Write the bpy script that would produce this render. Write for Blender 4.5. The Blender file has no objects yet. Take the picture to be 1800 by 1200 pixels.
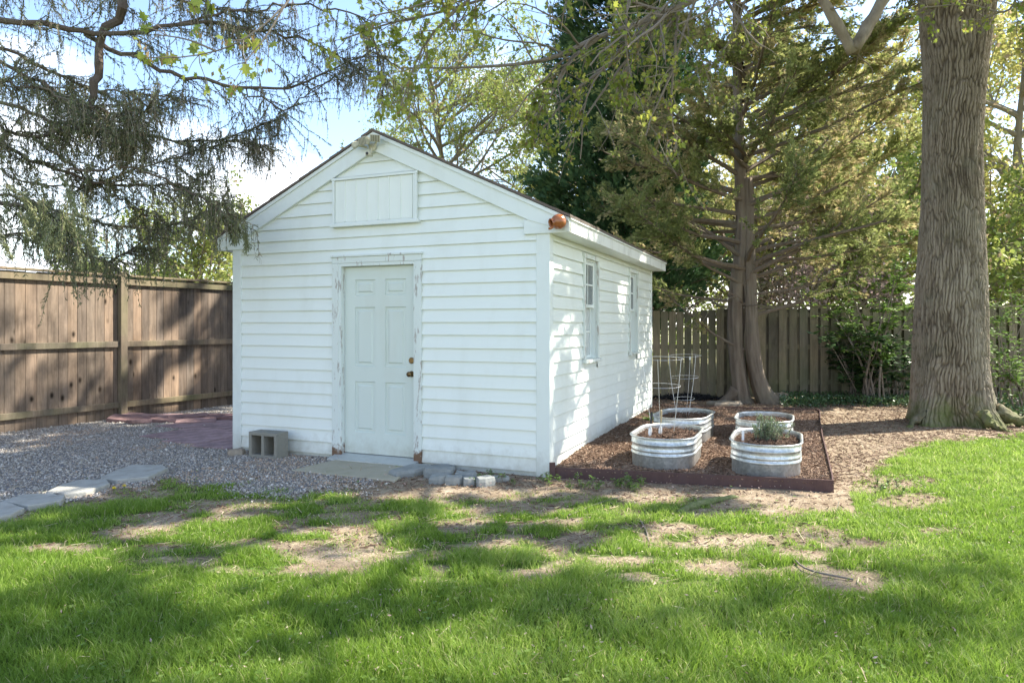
import bpy, math, random
import numpy as np
from mathutils import Vector, Matrix

sc = bpy.context.scene
COL = sc.collection
R = math.radians
rng = np.random.default_rng(7)

# ------------------------------------------------------------ camera, sky, sun, exposure
CAM_H = 1.45; FPX = 1218.0; HOR = 572.0
cam = bpy.data.objects.new('camera', bpy.data.cameras.new('camera'))
COL.objects.link(cam); sc.camera = cam
cam.location = (0, 0, CAM_H); cam.rotation_euler = (R(90), 0, 0)
cam.data.sensor_width = 36; cam.data.lens = 36 * FPX / 1800
cam.data.shift_y = -(600 - HOR) / 1800
cam.data.clip_start = 0.05; cam.data.clip_end = 2000

SUN_AZ = math.atan2(.948, .319)          # from +Y towards +X
SUN_EL = R(45)
w = bpy.data.worlds.new('World'); sc.world = w; w.use_nodes = True
nt = w.node_tree; nt.nodes.clear()
out = nt.nodes.new('ShaderNodeOutputWorld')
sky = nt.nodes.new('ShaderNodeTexSky'); sky.sky_type = 'NISHITA'; sky.sun_disc = False
sky.sun_elevation = SUN_EL; sky.sun_rotation = SUN_AZ
sky.air_density = 1.0; sky.dust_density = 0.6; sky.ozone_density = 1.2
bg = nt.nodes.new('ShaderNodeBackground'); bg.inputs[1].default_value = 0.15
nt.links.new(sky.outputs[0], bg.inputs[0])
bgc = nt.nodes.new('ShaderNodeBackground'); bgc.inputs[0].default_value = (1, .965, .92, 1); bgc.inputs[1].default_value = 1.15
tc = nt.nodes.new('ShaderNodeTexCoord')
mp = nt.nodes.new('ShaderNodeMapping'); mp.inputs['Scale'].default_value = (1.6, 1.6, 4.0)
mp.inputs['Location'].default_value = (.7, .3, .1)
nz = nt.nodes.new('ShaderNodeTexNoise'); nz.inputs['Scale'].default_value = 1.6; nz.inputs['Detail'].default_value = 7
nz.inputs['Roughness'].default_value = .58
rp = nt.nodes.new('ShaderNodeValToRGB'); rp.color_ramp.elements[0].position = .56; rp.color_ramp.elements[1].position = .80
mix = nt.nodes.new('ShaderNodeMixShader')
sx = nt.nodes.new('ShaderNodeSeparateXYZ')
mr = nt.nodes.new('ShaderNodeMapRange'); mr.inputs[1].default_value = .12; mr.inputs[2].default_value = .5
mr.inputs[3].default_value = 1.0; mr.inputs[4].default_value = 0.0
ad = nt.nodes.new('ShaderNodeMath'); ad.operation = 'MULTIPLY_ADD'; ad.inputs[1].default_value = .16
nt.links.new(tc.outputs['Generated'], mp.inputs[0]); nt.links.new(mp.outputs[0], nz.inputs[0])
nt.links.new(tc.outputs['Generated'], sx.inputs[0]); nt.links.new(sx.outputs[2], mr.inputs[0])
nt.links.new(mr.outputs[0], ad.inputs[0]); nt.links.new(nz.outputs[0], ad.inputs[2])
nt.links.new(ad.outputs[0], rp.inputs[0]); nt.links.new(rp.outputs[0], mix.inputs[0])
nt.links.new(bg.outputs[0], mix.inputs[1]); nt.links.new(bgc.outputs[0], mix.inputs[2])
nt.links.new(mix.outputs[0], out.inputs[0])

sl = bpy.data.lights.new('sun', 'SUN'); sl.energy = 5.0; sl.angle = R(.53); sl.color = (1, .93, .80)
sun = bpy.data.objects.new('sun', sl); COL.objects.link(sun)
SD = Vector((.948 * math.cos(SUN_EL), .319 * math.cos(SUN_EL), math.sin(SUN_EL))).normalized()
sun.rotation_euler = SD.to_track_quat('Z', 'Y').to_euler(); sun.location = (20, 8, 25)

sc.view_settings.view_transform = 'Standard'; sc.view_settings.look = 'None'
sc.view_settings.exposure = 1.42; sc.view_settings.gamma = 1
sc.render.engine = 'CYCLES'
sc.cycles.max_bounces = 8; sc.cycles.diffuse_bounces = 4; sc.cycles.transmission_bounces = 4
sc.cycles.transparent_max_bounces = 6

# ------------------------------------------------------------ pixel <-> place helpers (1800 x 1200 photograph)
def P(px, py, Y):                 # point seen at a pixel, at distance Y
    return np.array([(px - 900) / FPX * Y, Y, CAM_H - (py - HOR) / FPX * Y])
def G(px, py, z=0.0):             # point on the ground
    Y = (CAM_H - z) * FPX / (py - HOR)
    return np.array([(px - 900) / FPX * Y, Y, z])
AX, AY = 0.348, 6.62              # shed corner; local x runs along the front, y along the side
SROT = math.atan2(-.3804, .9248)
def W(lx, ly, lz=0.0):
    return np.array([AX + .9248 * lx + .3804 * ly, AY - .3804 * lx + .9248 * ly, lz])

# ------------------------------------------------------------ noise
_T2 = np.random.default_rng(1).random((256, 256))
def vn2(x, y, seed=0):
    x = np.asarray(x, float) + seed * 17.31; y = np.asarray(y, float) + seed * 9.77
    xi = np.floor(x).astype(int); yi = np.floor(y).astype(int); fx = x - xi; fy = y - yi
    fx = fx * fx * (3 - 2 * fx); fy = fy * fy * (3 - 2 * fy)
    a = _T2[xi & 255, yi & 255]; b = _T2[(xi + 1) & 255, yi & 255]
    c = _T2[xi & 255, (yi + 1) & 255]; d = _T2[(xi + 1) & 255, (yi + 1) & 255]
    return (a * (1 - fx) + b * fx) * (1 - fy) + (c * (1 - fx) + d * fx) * fy
def fbm(x, y, o=4, seed=0):
    s = 0; a = .5; t = 0
    for i in range(o):
        s = s + a * vn2(x * 2 ** i, y * 2 ** i, seed + i); t += a; a *= .5
    return s / t

# ------------------------------------------------------------ mesh accumulator
class MB:
    def __init__(s): s.v = []; s.q = []; s.t = []; s.n = 0; s.tint = []
    def add(s, v, q=None, t=None, tint=0.5):
        v = np.asarray(v, float).reshape(-1, 3)
        if q is not None and len(q): s.q.append(np.asarray(q, int).reshape(-1, 4) + s.n)
        if t is not None and len(t): s.t.append(np.asarray(t, int).reshape(-1, 3) + s.n)
        s.v.append(v); s.n += len(v)
        tt = np.asarray(tint, float)
        s.tint.append(np.full(len(v), float(tt)) if tt.ndim == 0 else tt)
        return s
    def box(s, c0, c1, tint=.5, jit=0, xf=None):
        x0, y0, z0 = c0; x1, y1, z1 = c1
        v = np.array([[x0,y0,z0],[x1,y0,z0],[x1,y1,z0],[x0,y1,z0],[x0,y0,z1],[x1,y0,z1],[x1,y1,z1],[x0,y1,z1]], float)
        if jit: v += rng.uniform(-jit, jit, v.shape)
        if xf is not None: v = xf(v)
        return s.add(v, [[0,3,2,1],[4,5,6,7],[0,1,5,4],[1,2,6,5],[2,3,7,6],[3,0,4,7]], tint=tint)
    def tube(s, pts, rad, n=8, tint=.5, cap=True):
        pts = np.asarray(pts, float); m = len(pts)
        rad = np.broadcast_to(np.asarray(rad, float), (m,))
        tg = np.gradient(pts, axis=0); tg /= np.linalg.norm(tg, axis=1)[:, None] + 1e-9
        ref = np.array([0, 0, 1.]) if abs(tg[0][2]) < .9 else np.array([1., 0, 0])
        a = np.cross(tg, ref); a /= np.linalg.norm(a, axis=1)[:, None] + 1e-9
        for i in range(1, m):
            b_ = a[i-1] - tg[i] * np.dot(a[i-1], tg[i]); a[i] = b_ / (np.linalg.norm(b_) + 1e-9)
        b = np.cross(tg, a)
        th = np.linspace(0, 2 * np.pi, n, endpoint=False)
        v = pts[:, None] + rad[:, None, None] * (np.cos(th)[None, :, None] * a[:, None] + np.sin(th)[None, :, None] * b[:, None])
        i = np.arange(m - 1)[:, None] * n; j = np.arange(n)[None]; k = (j + 1) % n
        q = np.stack([i + j, i + k, i + n + k, i + n + j], -1).reshape(-1, 4)
        t = None; v = v.reshape(-1, 3)
        if cap:
            v = np.vstack([v, pts[0], pts[-1]]); c0 = m * n; c1 = c0 + 1; jj = np.arange(n); kk = (jj + 1) % n
            t = np.vstack([np.stack([kk, jj, np.full(n, c0)], -1), np.stack([(m-1)*n + jj, (m-1)*n + kk, np.full(n, c1)], -1)])
        return s.add(v, q, t, tint)
    def prism(s, poly, z0, z1, tint=.5):          # poly: list of (x,y); vertical prism, fan capped
        p = np.asarray(poly, float); n = len(p)
        if np.sum(p[:, 0] * np.roll(p[:, 1], -1) - np.roll(p[:, 0], -1) * p[:, 1]) < 0: p = p[::-1]
        c = p.mean(0)
        v = np.vstack([np.c_[p, np.full(n, z0)], np.c_[p, np.full(n, z1)], [[*c, z0], [*c, z1]]])
        j = np.arange(n); k = (j + 1) % n
        return s.add(v, np.stack([j, k, k + n, j + n], -1), np.vstack([np.stack([k, j, np.full(n, 2*n)], -1), np.stack([j+n, k+n, np.full(n, 2*n+1)], -1)]), tint)
    def jig(s, amt, f=18):
        v = s.v[-1]; s.v[-1] = v + (np.stack([fbm(v[:, 0] * f + v[:, 2] * 9, v[:, 1] * f + v[:, 2] * f, 3, q) for q in (1, 2, 3)], -1) - .5) * amt; return s
    def inst(s, tv, tf, pos, rot, scale, tint):   # many small copies of a template into one mesh (stuff, leaves of one crown)
        tv = np.asarray(tv, float); n = len(pos); k = len(tv)
        if n == 0: return s
        sc_ = np.asarray(scale, float)
        sc_ = sc_[:, None, None] if sc_.ndim == 1 else sc_[:, None, :]
        v = np.einsum('nij,nkj->nki', rot, tv[None] * sc_) + np.asarray(pos)[:, None]
        off = (np.arange(n) * k)[:, None, None]
        q = [f for f in tf if len(f) == 4]; t = [f for f in tf if len(f) == 3]
        q = (np.array(q)[None] + off).reshape(-1, 4) if q else None
        t = (np.array(t)[None] + off).reshape(-1, 3) if t else None
        return s.add(v.reshape(-1, 3), q, t, np.repeat(np.asarray(tint, float), k))
    def build(s, name, mat, parent=None, smooth=False, bevel=0, loc=None, org=None):
        me = bpy.data.meshes.new(name)
        v = np.vstack(s.v)
        if loc is not None: v = v - np.asarray(loc)
        if org is not None: v = v - np.asarray(org)
        q = np.vstack(s.q) if s.q else np.zeros((0, 4), int); t = np.vstack(s.t) if s.t else np.zeros((0, 3), int)
        me.vertices.add(len(v)); me.vertices.foreach_set('co', v.astype(np.float32).ravel())
        me.loops.add(q.size + t.size)
        me.loops.foreach_set('vertex_index', np.concatenate([q.ravel(), t.ravel()]).astype(np.int32))
        me.polygons.add(len(q) + len(t))
        me.polygons.foreach_set('loop_start', np.concatenate([np.arange(len(q)) * 4, q.size + np.arange(len(t)) * 3]).astype(np.int32))
        me.polygons.foreach_set('use_smooth', np.full(len(q) + len(t), bool(smooth)))
        me.update(calc_edges=True)
        at = me.attributes.new('tint', 'FLOAT', 'POINT'); at.data.foreach_set('value', np.concatenate(s.tint).astype(np.float32))
        if mat: me.materials.append(mat)
        o = bpy.data.objects.new(name, me); COL.objects.link(o)
        if loc is not None: o.location = loc
        if parent: o.parent = parent
        if bevel:
            m = o.modifiers.new('bevel', 'BEVEL'); m.width = bevel; m.segments = 2; m.limit_method = 'ANGLE'
        return o

def tag(o, label=None, cat=None, group=None, kind=None):
    if label: o['label'] = label
    if cat: o['category'] = cat
    if group: o['group'] = group
    if kind: o['kind'] = kind
    return o
def thing(name, label, cat, loc=(0, 0, 0), rz=0, group=None):
    o = bpy.data.objects.new(name, None); COL.objects.link(o); o.location = loc; o.rotation_euler = (0, 0, rz)
    o.empty_display_size = .1
    return tag(o, label, cat, group)
def rel(parent_loc): return np.asarray(parent_loc, float)

def randrot(n, r=rng, up=None):
    q = r.normal(size=(n, 4)); q /= np.linalg.norm(q, axis=1)[:, None]
    a, b, c, d = q.T
    return np.stack([np.stack([1-2*(c*c+d*d), 2*(b*c-a*d), 2*(b*d+a*c)], -1),
                     np.stack([2*(b*c+a*d), 1-2*(b*b+d*d), 2*(c*d-a*b)], -1),
                     np.stack([2*(b*d-a*c), 2*(c*d+a*b), 1-2*(b*b+c*c)], -1)], 1)
def frame(ydir, roll=None, r=rng):                # rotation matrices whose Y axis is ydir, random roll
    y = np.asarray(ydir, float); y = y / (np.linalg.norm(y, axis=1)[:, None] + 1e-9); n = len(y)
    rnd = r.normal(size=(n, 3)) if roll is None else roll
    x = np.cross(y, rnd); x /= np.linalg.norm(x, axis=1)[:, None] + 1e-9
    z = np.cross(x, y)
    return np.stack([x, y, z], -1)
def smoothpath(pts, n):
    pts = np.asarray(pts, float); m = len(pts)
    if m < 3: 
        t = np.linspace(0, 1, n)[:, None]; return pts[0] * (1 - t) + pts[-1] * t
    e = np.vstack([2*pts[0]-pts[1], pts, 2*pts[-1]-pts[-2]])
    u = np.linspace(0, m - 1 - 1e-6, n); i = u.astype(int); f = (u - i)[:, None]
    p0, p1, p2, p3 = e[i], e[i+1], e[i+2], e[i+3]
    return .5 * (2*p1 + (p2-p0)*f + (2*p0-5*p1+4*p2-p3)*f**2 + (3*p1-p0-3*p2+p3)*f**3)

# ------------------------------------------------------------ materials
def newmat(name):
    m = bpy.data.materials.new(name); m.use_nodes = True
    b = m.node_tree.nodes['Principled BSDF']; return m, m.node_tree, b
def c4(c): return (c[0], c[1], c[2], 1)
def ramp(nt, cols, pos=None):
    r = nt.nodes.new('ShaderNodeValToRGB'); cr = r.color_ramp
    pos = pos or [i / (len(cols) - 1) for i in range(len(cols))]
    while len(cr.elements) < len(cols): cr.elements.new(.5)
    for e, c, p in zip(cr.elements, cols, pos): e.color = c4(c); e.position = p
    return r
def noise(nt, scale, detail=5, rough=.6, vec=None, stretch=None, dist=0, coord='Object'):
    t = nt.nodes.new('ShaderNodeTexCoord'); n = nt.nodes.new('ShaderNodeTexNoise')
    n.inputs['Scale'].default_value = scale; n.inputs['Detail'].default_value = detail
    n.inputs['Roughness'].default_value = rough; n.inputs['Distortion'].default_value = dist
    if stretch:
        mp = nt.nodes.new('ShaderNodeMapping'); mp.inputs['Scale'].default_value = stretch
        nt.links.new(t.outputs[coord], mp.inputs[0]); nt.links.new(mp.outputs[0], n.inputs[0])
    else: nt.links.new(t.outputs[coord], n.inputs[0])
    return n
def mixc(nt, f, a, b, mode='MIX'):
    m = nt.nodes.new('ShaderNodeMix'); m.data_type = 'RGBA'; m.blend_type = mode
    for s, i in ((f, 0), (a, 6), (b, 7)):
        if hasattr(s, 'links') or hasattr(s, 'is_linked'): nt.links.new(s, m.inputs[i])
        elif i == 0: m.inputs[0].default_value = s
        else: m.inputs[i].default_value = c4(s)
    return m.outputs[2]
def bump(nt, b, h, strength=.3, dist=.01):
    n = nt.nodes.new('ShaderNodeBump'); n.inputs['Strength'].default_value = strength; n.inputs['Distance'].default_value = dist
    nt.links.new(h, n.inputs['Height']); nt.links.new(n.outputs[0], b.inputs['Normal'])
def noise_mat(name, cols, scale=8, rough=.7, bmp=.2, bdist=.01, stretch=None, detail=6, metal=0, pos=None, spec=.3):
    m, nt, b = newmat(name); n = noise(nt, scale, detail, stretch=stretch); r = ramp(nt, cols, pos)
    nt.links.new(n.outputs[0], r.inputs[0]); nt.links.new(r.outputs[0], b.inputs['Base Color'])
    b.inputs['Roughness'].default_value = rough; b.inputs['Metallic'].default_value = metal
    b.inputs['Specular IOR Level'].default_value = spec
    if bmp: 
        n2 = noise(nt, scale * 4, 5, stretch=stretch); bump(nt, b, n2.outputs[0], bmp, bdist)
    return m
def tint_mat(name, cols, rough=.6, transl=0, spec=.3, nscale=0, namt=.3, pos=None):
    m, nt, b = newmat(name); a = nt.nodes.new('ShaderNodeAttribute'); a.attribute_name = 'tint'
    r = ramp(nt, cols, pos); nt.links.new(a.outputs['Fac'], r.inputs[0]); colr = r.outputs[0]
    if nscale:
        n = noise(nt, nscale, 4); r2 = ramp(nt, [(1-namt,)*3, (1+namt*.3,)*3], [.3, .7]); nt.links.new(n.outputs[0], r2.inputs[0])
        colr = mixc(nt, 1.0, colr, r2.outputs[0], 'MULTIPLY')
    nt.links.new(colr, b.inputs['Base Color']); b.inputs['Roughness'].default_value = rough
    b.inputs['Specular IOR Level'].default_value = spec
    if transl:
        tr = nt.nodes.new('ShaderNodeBsdfTranslucent'); nt.links.new(colr, tr.inputs[0])
        mx = nt.nodes.new('ShaderNodeMixShader'); mx.inputs[0].default_value = transl
        o = nt.nodes['Material Output']; nt.links.new(b.outputs[0], mx.inputs[1]); nt.links.new(tr.outputs[0], mx.inputs[2])
        nt.links.new(mx.outputs[0], o.inputs[0])
    return m

def paint_mat(name, base, dirt, amt=.25, rough=.45, ds=3.0):
    m, nt, b = newmat(name)
    n = noise(nt, ds, 8, .65, stretch=(1, 1, .35)); r = ramp(nt, [(0,)*3, (1,)*3], [.5, .78]); nt.links.new(n.outputs[0], r.inputs[0])
    mm = nt.nodes.new('ShaderNodeMath'); mm.operation = 'MULTIPLY'; mm.inputs[1].default_value = amt
    nt.links.new(r.outputs[0], mm.inputs[0])
    c = mixc(nt, mm.outputs[0], base, dirt)
    # splash dirt close to the soil
    t = nt.nodes.new('ShaderNodeTexCoord'); s = nt.nodes.new('ShaderNodeSeparateXYZ'); nt.links.new(t.outputs['Object'], s.inputs[0])
    n3 = noise(nt, 9, 8, .7)
    a = nt.nodes.new('ShaderNodeMath'); a.operation = 'MULTIPLY_ADD'; a.inputs[1].default_value = -.5; nt.links.new(n3.outputs[0], a.inputs[0]); nt.links.new(s.outputs[2], a.inputs[2])
    mr = nt.nodes.new('ShaderNodeMapRange'); mr.inputs[1].default_value = -.25; mr.inputs[2].default_value = .0; mr.inputs[3].default_value = .5; mr.inputs[4].default_value = 0
    nt.links.new(a.outputs[0], mr.inputs[0])
    c = mixc(nt, mr.outputs[0], c, (.33, .31, .22))
    nt.links.new(c, b.inputs['Base Color']); b.inputs['Roughness'].default_value = rough
    n2 = noise(nt, 60, 3); bump(nt, b, n2.outputs[0], .05, .002)
    return m
def peel_mat(name):
    m, nt, b = newmat(name)
    n = noise(nt, 14, 9, .72, stretch=(1.6, 1.6, .28)); r = ramp(nt, [(0,)*3, (1,)*3], [.555, .585]); nt.links.new(n.outputs[0], r.inputs[0])
    g = noise(nt, 30, 5, stretch=(2, 2, .2)); gr = ramp(nt, [(.22,.19,.15), (.45,.42,.38), (.30,.27,.24)]); nt.links.new(g.outputs[0], gr.inputs[0])
    c = mixc(nt, r.outputs[0], (.70, .75, .71), gr.outputs[0])
    t = nt.nodes.new('ShaderNodeTexCoord'); s = nt.nodes.new('ShaderNodeSeparateXYZ'); nt.links.new(t.outputs['Object'], s.inputs[0])
    n3 = noise(nt, 12, 8, .7)
    a = nt.nodes.new('ShaderNodeMath'); a.operation = 'MULTIPLY_ADD'; a.inputs[1].default_value = -.45; nt.links.new(n3.outputs[0], a.inputs[0]); nt.links.new(s.outputs[2], a.inputs[2])
    mr = nt.nodes.new('ShaderNodeMapRange'); mr.inputs[1].default_value = -.12; mr.inputs[2].default_value = -.06; mr.inputs[3].default_value = 1; mr.inputs[4].default_value = 0
    nt.links.new(a.outputs[0], mr.inputs[0]); c = mixc(nt, mr.outputs[0], c, (.16, .09, .05))
    nt.links.new(c, b.inputs['Base Color']); b.inputs['Roughness'].default_value = .6
    bump(nt, b, n.outputs[0], .5, .004)
    return m
def wood_mat(name, cols, knots=True, green=0):
    m, nt, b = newmat(name)
    at = nt.nodes.new('ShaderNodeAttribute'); at.attribute_name = 'tint'
    t = nt.nodes.new('ShaderNodeTexCoord')
    # offset the grain per board by its tint
    cm = nt.nodes.new('ShaderNodeCombineXYZ'); ml = nt.nodes.new('ShaderNodeMath'); ml.operation = 'MULTIPLY'; ml.inputs[1].default_value = 37
    nt.links.new(at.outputs['Fac'], ml.inputs[0]); nt.links.new(ml.outputs[0], cm.inputs[2]); nt.links.new(ml.outputs[0], cm.inputs[0])
    av = nt.nodes.new('ShaderNodeVectorMath'); av.operation = 'ADD'; nt.links.new(t.outputs['Object'], av.inputs[0]); nt.links.new(cm.outputs[0], av.inputs[1])
    mp = nt.nodes.new('ShaderNodeMapping'); mp.inputs['Scale'].default_value = (1, 1, .09); nt.links.new(av.outputs[0], mp.inputs[0])
    n = nt.nodes.new('ShaderNodeTexNoise'); n.inputs['Scale'].default_value = 26; n.inputs['Detail'].default_value = 6; n.inputs['Distortion'].default_value = .7
    nt.links.new(mp.outputs[0], n.inputs[0])
    r = ramp(nt, cols); nt.links.new(n.outputs[0], r.inputs[0]); c = r.outputs[0]
    tr = ramp(nt, [(.62,.60,.60), (1.0,.97,.93), (1.25,1.12,1.0), (.8,.82,.85)], [0, .4, .75, 1]); nt.links.new(at.outputs['Fac'], tr.inputs[0])
    c = mixc(nt, 1.0, c, tr.outputs[0], 'MULTIPLY')
    if knots:
        vo = nt.nodes.new('ShaderNodeTexVoronoi'); vo.inputs['Scale'].default_value = 4.6; mp2 = nt.nodes.new('ShaderNodeMapping'); mp2.inputs['Scale'].default_value = (1, 1, .55)
        nt.links.new(av.outputs[0], mp2.inputs[0]); nt.links.new(mp2.outputs[0], vo.inputs[0])
        kr = ramp(nt, [(1,)*3, (.55,)*3, (0,)*3], [.06, .1, .17]); nt.links.new(vo.outputs['Distance'], kr.inputs[0])
        c = mixc(nt, kr.outputs[0], c, (cols[0][0]*.4, cols[0][1]*.35, cols[0][2]*.3))
    ns_ = noise(nt, 1.1, 7, .72, stretch=(1, 1, .5)); sr_ = ramp(nt, [(.55,.56,.58), (.95,.95,.95), (1.25,1.2,1.14)], [.36, .5, .64]); nt.links.new(ns_.outputs[0], sr_.inputs[0]); c = mixc(nt, 1.0, c, sr_.outputs[0], 'MULTIPLY')
    if green:
        n4 = noise(nt, 1.3, 5); gr = ramp(nt, [(0,)*3, (green,)*3], [.4, .7]); nt.links.new(n4.outputs[0], gr.inputs[0])
        c = mixc(nt, gr.outputs[0], c, (.13, .16, .06))
    nt.links.new(c, b.inputs['Base Color']); b.inputs['Roughness'].default_value = .85; b.inputs['Specular IOR Level'].default_value = .2
    bump(nt, b, n.outputs[0], .5, .004)
    return m

M = {}
M['siding'] = paint_mat('vinyl_siding', (.78, .82, .775), (.54, .55, .45), .26)
M['trim'] = paint_mat('white_trim', (.74, .79, .76), (.50, .50, .42), .30)
M['fascia'] = paint_mat('stained_fascia', (.78, .79, .76), (.38, .38, .32), .65, ds=7)
M['door'] = paint_mat('door_paint', (.64, .70, .65), (.50, .48, .36), .22)
M['peel'] = peel_mat('peeling_paint')
M['shingle'] = noise_mat('roof_shingle', [(.06,.05,.045), (.16,.13,.11), (.10,.085,.075)], 40, .9, .6)
M['brass'] = noise_mat('aged_brass', [(.10,.06,.03), (.30,.20,.09)], 30, .35, .1, metal=.9)
M['alum'] = noise_mat('worn_aluminium', [(.42,.44,.42), (.60,.62,.60)], 14, .45, .1, metal=.3)
M['glass'] = newmat('window_glass')[0]
_b = M['glass'].node_tree.nodes['Principled BSDF']; _b.inputs['Base Color'].default_value = (.13, .145, .15, 1); _b.inputs['Roughness'].default_value = .04; _b.inputs['Specular IOR Level'].default_value = .9
M['curtain'] = noise_mat('curtained_glass', [(.42,.44,.43), (.55,.57,.55)], 3, .12, 0, spec=.6)
M['lampglass'] = newmat('lamp_glass')[0]
_b = M['lampglass'].node_tree.nodes['Principled BSDF']; _b.inputs['Base Color'].default_value = (.75, .72, .6, 1); _b.inputs['Roughness'].default_value = .12
M['cream'] = noise_mat('aged_cream_plastic', [(.50,.48,.36), (.66,.64,.52)], 20, .5, .1)
M['lampback'] = noise_mat('lamp_recess', [(.16,.15,.12), (.26,.245,.20)], 20, .3, 0)
M['dark'] = noise_mat('dark_plastic', [(.02,.02,.02), (.05,.05,.05)], 20, .5, 0)
M['terracotta'] = noise_mat('glazed_terracotta', [(.16,.045,.018), (.33,.11,.035), (.46,.19,.065)], 16, .2, .15, spec=.6)
M['block'] = noise_mat('concrete_block', [(.17,.165,.14), (.27,.26,.22), (.22,.215,.18)], 18, .95, .9, .006)
M['slab'] = noise_mat('concrete_slab', [(.26,.26,.15), (.40,.36,.27), (.46,.42,.33)], 5, .95, .6, .006)
M['stone'] = noise_mat('cut_stone', [(.14,.155,.15), (.28,.29,.275), (.46,.45,.41)], 9, .9, .8, .01)
M['flag'] = noise_mat('pale_flagstone', [(.20,.195,.16), (.38,.37,.33), (.52,.505,.46)], 11, .9, .7, .01)
M['rock'] = noise_mat('field_rock', [(.17,.135,.10), (.32,.27,.21), (.46,.41,.34)], 10, .9, .9, .012)
M['brick'] = tint_mat('red_paver', [(.22,.135,.13), (.42,.29,.28), (.31,.22,.215)], .95, nscale=9, namt=.5)
M['steel'] = noise_mat('edging_board', [(.055,.03,.028), (.10,.058,.052), (.08,.06,.062)], 12, .75, .3, stretch=(1, 1, .5))
M['wire'] = noise_mat('galvanised_wire', [(.5,.5,.5), (.72,.72,.72)], 30, .4, 0, metal=.7)
M['whitep'] = noise_mat('white_plastic', [(.75,.75,.75), (.82,.82,.82)], 30, .5, 0)
M['fwood'] = wood_mat('pine_fence', [(.09,.071,.057), (.19,.153,.122), (.29,.237,.193), (.15,.12,.097)])
M['frail'] = wood_mat('weathered_rail', [(.13,.105,.08), (.24,.20,.155), (.32,.275,.22)], False, .5)
M['bwood'] = wood_mat('grey_fence', [(.125,.112,.082), (.22,.20,.152), (.30,.275,.215)], False, .45)
M['handle'] = noise_mat('wooden_handle', [(.22,.17,.09), (.40,.33,.20)], 20, .7, .2)

def galv():
    m, nt, b = newmat('galvanised_steel')
    vo = nt.nodes.new('ShaderNodeTexVoronoi'); vo.inputs['Scale'].default_value = 45; t = nt.nodes.new('ShaderNodeTexCoord'); nt.links.new(t.outputs['Object'], vo.inputs[0])
    s = nt.nodes.new('ShaderNodeSeparateColor'); nt.links.new(vo.outputs['Color'], s.inputs[0])
    r = ramp(nt, [(.54,.57,.58), (.74,.77,.78)]); nt.links.new(s.outputs[0], r.inputs[0])
    n = noise(nt, 5, 6, .7); r2 = ramp(nt, [(.70,.68,.62), (1,1,1)], [.35, .6]); nt.links.new(n.outputs[0], r2.inputs[0])
    nt.links.new(mixc(nt, 1.0, r.outputs[0], r2.outputs[0], 'MULTIPLY'), b.inputs['Base Color'])
    r3 = ramp(nt, [(.3,)*3, (.45,)*3]); nt.links.new(n.outputs[0], r3.inputs[0]); nt.links.new(r3.outputs[0], b.inputs['Roughness'])
    b.inputs['Metallic'].default_value = .6
    n5 = noise(nt, 34, 4, stretch=(1, 1, .10)); bump(nt, b, n5.outputs[0], .4, .006)
    return m
M['galv'] = galv()
M['bark'] = None
def bark_mat(name, cols, sc_=7, moss=0, bm=.8):
    m, nt, b = newmat(name)
    n = noise(nt, sc_, 9, .68, stretch=(1, 1, .22), dist=.4); a = nt.nodes.new('ShaderNodeAttribute'); a.attribute_name = 'tint'
    ad = nt.nodes.new('ShaderNodeMath'); ad.operation = 'MULTIPLY_ADD'; ad.inputs[1].default_value = .55; nt.links.new(a.outputs['Fac'], ad.inputs[0])
    mm = nt.nodes.new('ShaderNodeMath'); mm.operation = 'MULTIPLY'; mm.inputs[1].default_value = .55; nt.links.new(n.outputs[0], mm.inputs[0]); nt.links.new(mm.outputs[0], ad.inputs[2])
    r = ramp(nt, cols, [.2, .5, .8] if len(cols) == 3 else None); nt.links.new(ad.outputs[0], r.inputs[0]); c = r.outputs[0]
    if moss:
        t = nt.nodes.new('ShaderNodeTexCoord'); s = nt.nodes.new('ShaderNodeSeparateXYZ'); nt.links.new(t.outputs['Object'], s.inputs[0])
        n3 = noise(nt, 4, 8, .7); q = nt.nodes.new('ShaderNodeMath'); q.operation = 'MULTIPLY_ADD'; q.inputs[1].default_value = -1.6; nt.links.new(n3.outputs[0], q.inputs[0]); nt.links.new(s.outputs[2], q.inputs[2])
        mr = nt.nodes.new('ShaderNodeMapRange'); mr.inputs[1].default_value = -.85; mr.inputs[2].default_value = -.35; mr.inputs[3].default_value = moss; mr.inputs[4].default_value = 0
        nt.links.new(q.outputs[0], mr.inputs[0]); c = mixc(nt, mr.outputs[0], c, (.10, .13, .03))
    nl = noise(nt, 1.7, 6, .7); lr = ramp(nt, [(0,)*3, (.3,)*3], [.50, .66]); nt.links.new(nl.outputs[0], lr.inputs[0]); c = mixc(nt, lr.outputs[0], c, (.20, .20, .14))
    nt.links.new(c, b.inputs['Base Color']); b.inputs['Roughness'].default_value = .92; b.inputs['Specular IOR Level'].default_value = .15
    n2 = noise(nt, sc_ * 5, 6, stretch=(1, 1, .3)); bump(nt, b, n2.outputs[0], bm, .01)
    return m
M['bark'] = bark_mat('maple_bark', [(.06,.045,.032), (.22,.18,.135), (.36,.31,.245)], 14, .8, 1.0)
M['limb'] = bark_mat('maple_limb_bark', [(.13,.11,.08), (.24,.21,.16), (.34,.31,.24)], 12)
M['cedarbark'] = bark_mat('cedar_bark', [(.07,.052,.038), (.17,.135,.105), (.27,.225,.18)], 12)
M['sprucebark'] = bark_mat('spruce_bark', [(.06,.045,.035), (.12,.095,.075), (.18,.15,.12)], 12)
M['twig'] = noise_mat('grey_twig', [(.15,.125,.10), (.28,.24,.20)], 20, .9, 0)
M['mapleleaf'] = tint_mat('maple_leaf', [(.15,.22,.04), (.27,.33,.06), (.42,.43,.08), (.34,.20,.12)], .5, .45, pos=[0, .45, .85, 1])
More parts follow.
